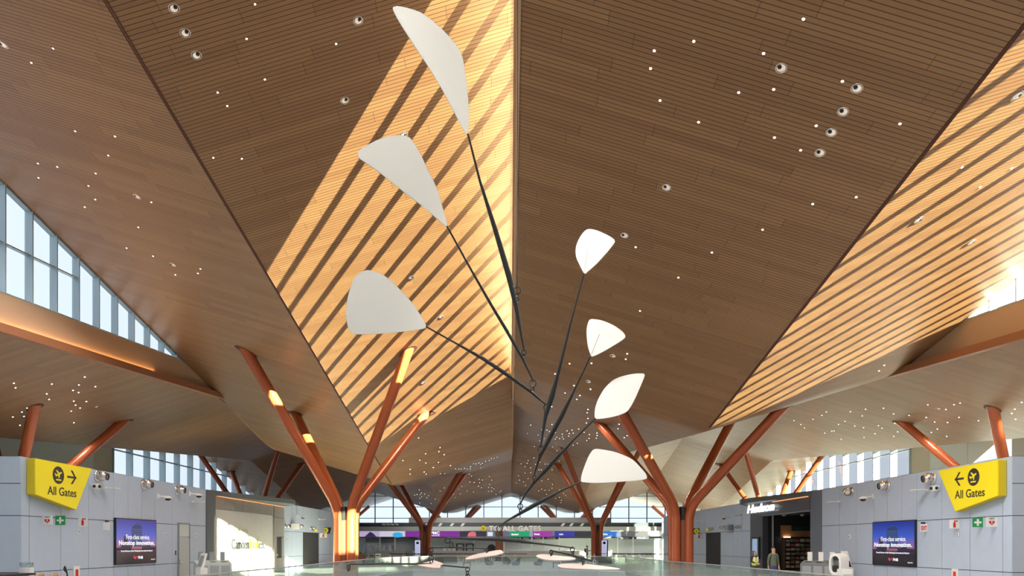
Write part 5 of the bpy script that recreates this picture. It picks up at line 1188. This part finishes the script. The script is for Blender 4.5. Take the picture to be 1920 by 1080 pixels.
for x, y, l in big:
    P = hit(x, y)
    o = d0_ if first else dup(d0_, P)
    on_ceiling(o, P, .008); o['label'] = l; o['group'] = 'round adjustable downlights'; first = False
def lamp(parent, loc, power, name='lamp_light', color=(1,.95,.88), size=150, world=True, radius=.25):
    ld = bpy.data.lights.new(name, 'SPOT'); ld.energy = power; ld.spot_size = math.radians(size); ld.spot_blend = .6; ld.color = color; ld.shadow_soft_size = radius
    o = bpy.data.objects.new(name, ld); COL.objects.link(o); o.location = loc
    return o
# lamps behind the downlights: each throws its light straight down
for o in [o for o in COL.objects if o.name.startswith('downlight') and o.type == 'EMPTY']:
    lamp(o, o.location+Vector((0,0,-.25)), LAMPW)
for i, o in enumerate([o for o in COL.objects if o.name.startswith('pinpoint_light')]):
    if i % 6 == 0: lamp(o, o.location+Vector((0,0,-.2)), LAMPW)
dlab = ('in the security hall ceiling',)
for i, x in enumerate((686, 698, 728, 752, 800, 850, 900, 960, 985, 1010, 1035, 1063, 1090, 1143, 1170, 1200, 1225)):
    X_ = (x-VX)*98.5/F; t = thing('hall_downlight', 'small round downlight in the security hall ceiling', 'light', (X_, 98.5, CZ+.85), 'downlights in the security hall')
    mb = MB(); mb.lathe([(.16, 0), (.16, -.03), (.12, -.03)], (0,0,0), (0,0,1), 20); mb.obj('trim_ring', WHITEP, t, world=False)
    mb = MB(); mb.lathe([(.12, -.025), (.001, -.025)], (0,0,0), (0,0,1), 20); mb.obj('lamp', bpy.data.materials['pinpoint_glow'], t, world=False)
    lamp(t, (X_, 98.5, CZ+.75), 160)
for i, (X_, Y_, tgt, l) in enumerate(((-4.5, 3.0, (800, 130, 11.3), 'first added out-of-view spotlight aimed at the top white leaf'), (-2.5, 2.5, (770, 330, 12), 'second added out-of-view spotlight aimed at the second white leaf'),
        (-6.5, 3.5, (715, 575, 12.2), 'third added out-of-view spotlight aimed at the third white leaf'), (3.5, 3.0, (1120, 560, 12.6), 'fourth added out-of-view spotlight aimed at the small white leaves'), (5.5, 3.5, (1160, 800, 13), 'fifth added out-of-view spotlight aimed at the lower white leaves'))):
    P = Vector((X_, Y_, CZ+ceil_h(X_, Y_))); T_ = pt(*tgt); dv = (T_-P).normalized()  # unseen spotlights, added behind the view to brighten the mobile's leaves
    t = thing('added_spotlight', l, 'light', P, 'added out-of-view spotlights aimed at the hanging mobile')
    mb = MB(); mb.lathe([(.001,-.1),(.1,-.1),(.13,.15),(.12,.15),(.09,.0)], dv*.3, dv, 20); mb.obj('housing', CHROME, t, world=False)
    mb = MB(); mb.tube([(0,0,.05), tuple(dv*.2)], .025); mb.obj('stem', CHROME, t, world=False)
    o = lamp(t, P+dv*.5, 2400 if i < 3 else 2400, size=30 if i < 4 else 36, radius=.12); o.rotation_euler = dv.to_track_quat('-Z', 'Y').to_euler()
# ------------------------------------------------------------------ people
import bmesh
SKIN = mat('skin', (.50,.29,.20,1), .5)
def skinned(name, nodes, edges, m_, parent, sub=2, root=0):
    bm = bmesh.new(); ly_ = bm.verts.layers.skin.verify(); vs = []
    for i, (co, r) in enumerate(nodes):
        v = bm.verts.new(co); r = r if isinstance(r, tuple) else (r, r); v[ly_].radius = r; v[ly_].use_root = (i == root); vs.append(v)
    for a, b in edges: bm.edges.new((vs[a], vs[b]))
    me = bpy.data.meshes.new(name); bm.to_mesh(me); bm.free(); me.materials.append(m_)
    o = bpy.data.objects.new(name, me); COL.objects.link(o); o.parent = parent
    s_ = o.modifiers.new('skin', 'SKIN'); s_.use_smooth_shade = True; q_ = o.modifiers.new('sub', 'SUBSURF'); q_.levels = sub; q_.render_levels = sub
    return o
def person(loc, rz, H, label, top, bottom, hair, hairlen, arms, vest=None, pack=None, stride=.0, skin=SKIN):
    t = thing('person', label, 'person', loc); t.rotation_euler = (0,0,rz); k = H/1.75
    V = lambda x, y, z: (x*k, y*k, z*k)
    # local: faces -Y
    N = [(V(0,0,.96), (.09*k,.07*k)), (V(0,0,1.12), (.12*k,.09*k)), (V(0,0,1.30), (.15*k,.10*k)), (V(0,0,1.42), (.10*k,.08*k)), (V(0,-.005,1.49), .056*k), (V(0,-.015,1.57), (.074*k,.086*k)), (V(0,-.02,1.65), (.084*k,.10*k)), (V(0,-.01,1.725), (.05*k,.06*k))]
    Ed = [(i, i+1) for i in range(7)]
    for s_ in (-1, 1):
        b = len(N); N += [(V(s_*.1,0,.86), .065*k), (V(s_*.105,-.02-stride*s_*.5,.5), .058*k), (V(s_*.11,.02-stride*s_,.09), .04*k), (V(s_*.12,-.12-stride*s_,.035), .035*k)]
        Ed += [(0, b), (b, b+1), (b+1, b+2), (b+2, b+3)]
        el, wr = arms[0 if s_ < 0 else 1]; b = len(N)
        wr = Vector(wr); el = Vector(el); dr2 = (wr-el).normalized()
        N += [(V(s_*.17,0,1.41), .055*k), (V(*el), .040*k), (V(*wr), .028*k), (V(*(wr+dr2*.07)), (.035*k,.022*k))]
        Ed += [(3, b), (b, b+1), (b+1, b+2), (b+2, b+3)]
        hb = b+3; side = dr2.cross(Vector((0,1,0))).normalized() if abs(dr2.y) < .9 else Vector((1,0,0))
        for f, ln in zip((-1.5,-.5,.5,1.5), (.07,.08,.075,.06)):
            c = len(N); p1 = wr+dr2*.10+side*f*.017; p2 = p1+dr2*ln*.6+Vector((0,-.012,0)); p3 = p1+dr2*ln+Vector((0,-.03,0))
            N += [(V(*p1), .009*k), (V(*p2), .0085*k), (V(*p3), .007*k)]; Ed += [(hb, c), (c, c+1), (c+1, c+2)]
        c = len(N); p1 = wr+dr2*.04-side*.035; N += [(V(*p1), .010*k), (V(*(p1+dr2*.045-side*.012+Vector((0,-.01,0)))), .008*k)]; Ed += [(b+2, c), (c, c+1)]
    skinned('body', N, Ed, skin, t)
    g = 1.12
    T = [(V(0,0,.86), (.175*k,.13*k)), (V(0,0,.98), (.168*k,.125*k)), (V(0,0,1.12), (.155*k,.118*k)), (V(0,0,1.30), (.175*k,.125*k)), (V(0,0,1.43), (.10*k,.085*k))]; E2 = [(0,1),(1,2),(2,3),(3,4)]
    for s_ in (-1, 1):
        el, wr = arms[0 if s_ < 0 else 1]; b = len(T); el = Vector(el); wr = Vector(wr); e3 = el+(wr-el)*.88
        T += [(V(s_*.17,0,1.41), .074*k), (V(*el), .05*k), (V(*e3), .04*k)]; E2 += [(4, b), (b, b+1), (b+1, b+2)]
    skinned('shirt', T, E2, top, t)
    B_ = [(V(0,0,1.02), (.150*k,.115*k)), (V(0,0,.94), (.158*k,.118*k)), (V(0,0,.87), (.155*k,.115*k))]; E3 = [(0,1),(1,2)]
    for s_ in (-1, 1):
        b = len(B_); B_ += [(V(s_*.10,0,.76), .092*k), (V(s_*.105,-.02-stride*s_*.5,.5), .072*k), (V(s_*.11,.02-stride*s_,.12), .058*k)]; E3 += [(2, b), (b, b+1), (b+1, b+2)]
    skinned('trousers', B_, E3, bottom, t)
    for s_ in (-1, 1):
        skinned('shoe', [(V(s_*.11,.04-stride*s_,.045), .045*k), (V(s_*.12,-.05-stride*s_,.04), .045*k), (V(s_*.12,-.15-stride*s_,.035), .036*k)], [(0,1),(1,2)], BLACK, t)
    Hh = [(V(0,.01,1.735), (.095*k,.115*k)), (V(0,.045,1.67), (.098*k,.075*k)), (V(0,.06,1.58), (.07*k,.045*k))]; E4 = [(0,1),(1,2)]
    if hairlen:
        for s_ in (-1, 1): b = len(Hh); Hh += [(V(s_*.075,.02,1.62), .035*k), (V(s_*.09,-.01,1.48), .04*k), (V(s_*.10,-.05,1.36), .03*k)]; E4 += [(1, b), (b, b+1), (b+1, b+2)]
    skinned('hair', Hh, E4, hair, t)
    for s_ in (-1, 1):
        mb = MB(); mb.lathe([(.001,-.009*k),(.009*k,0),(.001,.009*k)], V(s_*.03,-.108,1.665), (0,1,0), 10); mb.obj('eye', BLACK, t, world=False)
        mb = MB(); mb.lathe([(.001,-.012*k),(.026*k,0),(.001,.012*k)], V(s_*.085,-.005,1.65), (1,0,0), 12); mb.obj('ear', skin, t, world=False)
    mb = MB(); mb.hexa([V(-.014,-.11,1.62), V(.014,-.11,1.62), V(.01,-.09,1.62), V(-.01,-.09,1.62)], [V(-.006,-.10,1.665), V(.006,-.10,1.665), V(.005,-.09,1.665), V(-.005,-.09,1.665)]); mb.obj('nose', skin, t, world=False)
    mb = MB(); mb.box(-.024*k, .024*k, -.104*k, -.09*k, 1.595*k, 1.602*k); mb.obj('mouth', mat('lips', (.35,.10,.08,1), .5) if 'lips' not in bpy.data.materials else bpy.data.materials['lips'], t, world=False)
    if vest:
        VN = [(V(0,0,.84), (.195*k,.155*k)), (V(0,0,1.12), (.185*k,.15*k)), (V(0,0,1.30), (.20*k,.16*k)), (V(0,.01,1.42), (.15*k,.12*k))]
        vo = skinned('safety_vest', VN, [(0,1),(1,2),(2,3)], vest, t)
        for s_ in (-1, 1):
            mb = MB(); mb.hexa([V(s_*.10-.022,-.178,.98), V(s_*.10+.022,-.178,.98), V(s_*.10+.022,-.12,.98), V(s_*.10-.022,-.12,.98)], [V(s_*.10-.022,-.16,1.38), V(s_*.10+.022,-.16,1.38), V(s_*.10+.022,-.08,1.42), V(s_*.10-.022,-.08,1.42)]); mb.obj('reflective_strip', mat('reflective', (.8,.8,.75,1), .3) if 'reflective' not in bpy.data.materials else bpy.data.materials['reflective'], vo, world=False)
    if pack:
        mb = MB(); mb.box(-.15*k, .15*k, .13*k, .30*k, 1.0*k, 1.42*k); mb.obj('backpack', pack, t, world=False, bevel=.04)
    return t
hang = [((-.235,.02,1.13), (-.25,-.03,.88)), ((.235,.02,1.13), (.25,-.03,.88))]
clasp = [((-.22,-.02,1.14), (-.05,-.21,1.06)), ((.22,-.02,1.14), (.06,-.20,1.10))]
DARKH = mat('dark_hair', (.02,.012,.01,1), .5); JEAN = mat('blue_jeans', srgb(52,66,100), .8)
person((pt(1415, 0, 35).x, 35, 0), .3, 1.60, 'woman in yellow safety vest with dark shoulder-length hair and clasped hands by the dark shop', mat('dark_green_sleeve', srgb(40,44,40), .8), mat('dark_trousers', (.03,.03,.035,1), .8), DARKH, True, clasp, vest=mat('yellow_vest', (.62,.66,.06,1), .6))
person((pt(1450, 0, 32).x, 32, 0), .15, 1.78, 'man in olive green shirt and blue jeans standing before the dark shop entrance', mat('olive_shirt', srgb(88,96,80), .8), JEAN, DARKH, False, hang)
p = pt(1101, 0, 74)
person((p.x, 74, 0), 1.5, 1.75, 'distant person in camouflage top with black backpack beside the far right orange column', mat('camouflage', (.30,.30,.20,1), .8, noise=.4), mat('grey_trousers', (.2,.2,.18,1), .8), BLACK_H if 'BLACK_H' in globals() else DARKH, False, [((-.22,-.05,1.14), (-.12,-.24,1.18)), ((.22,-.05,1.14), (.12,-.24,1.2))], pack=BLACK)
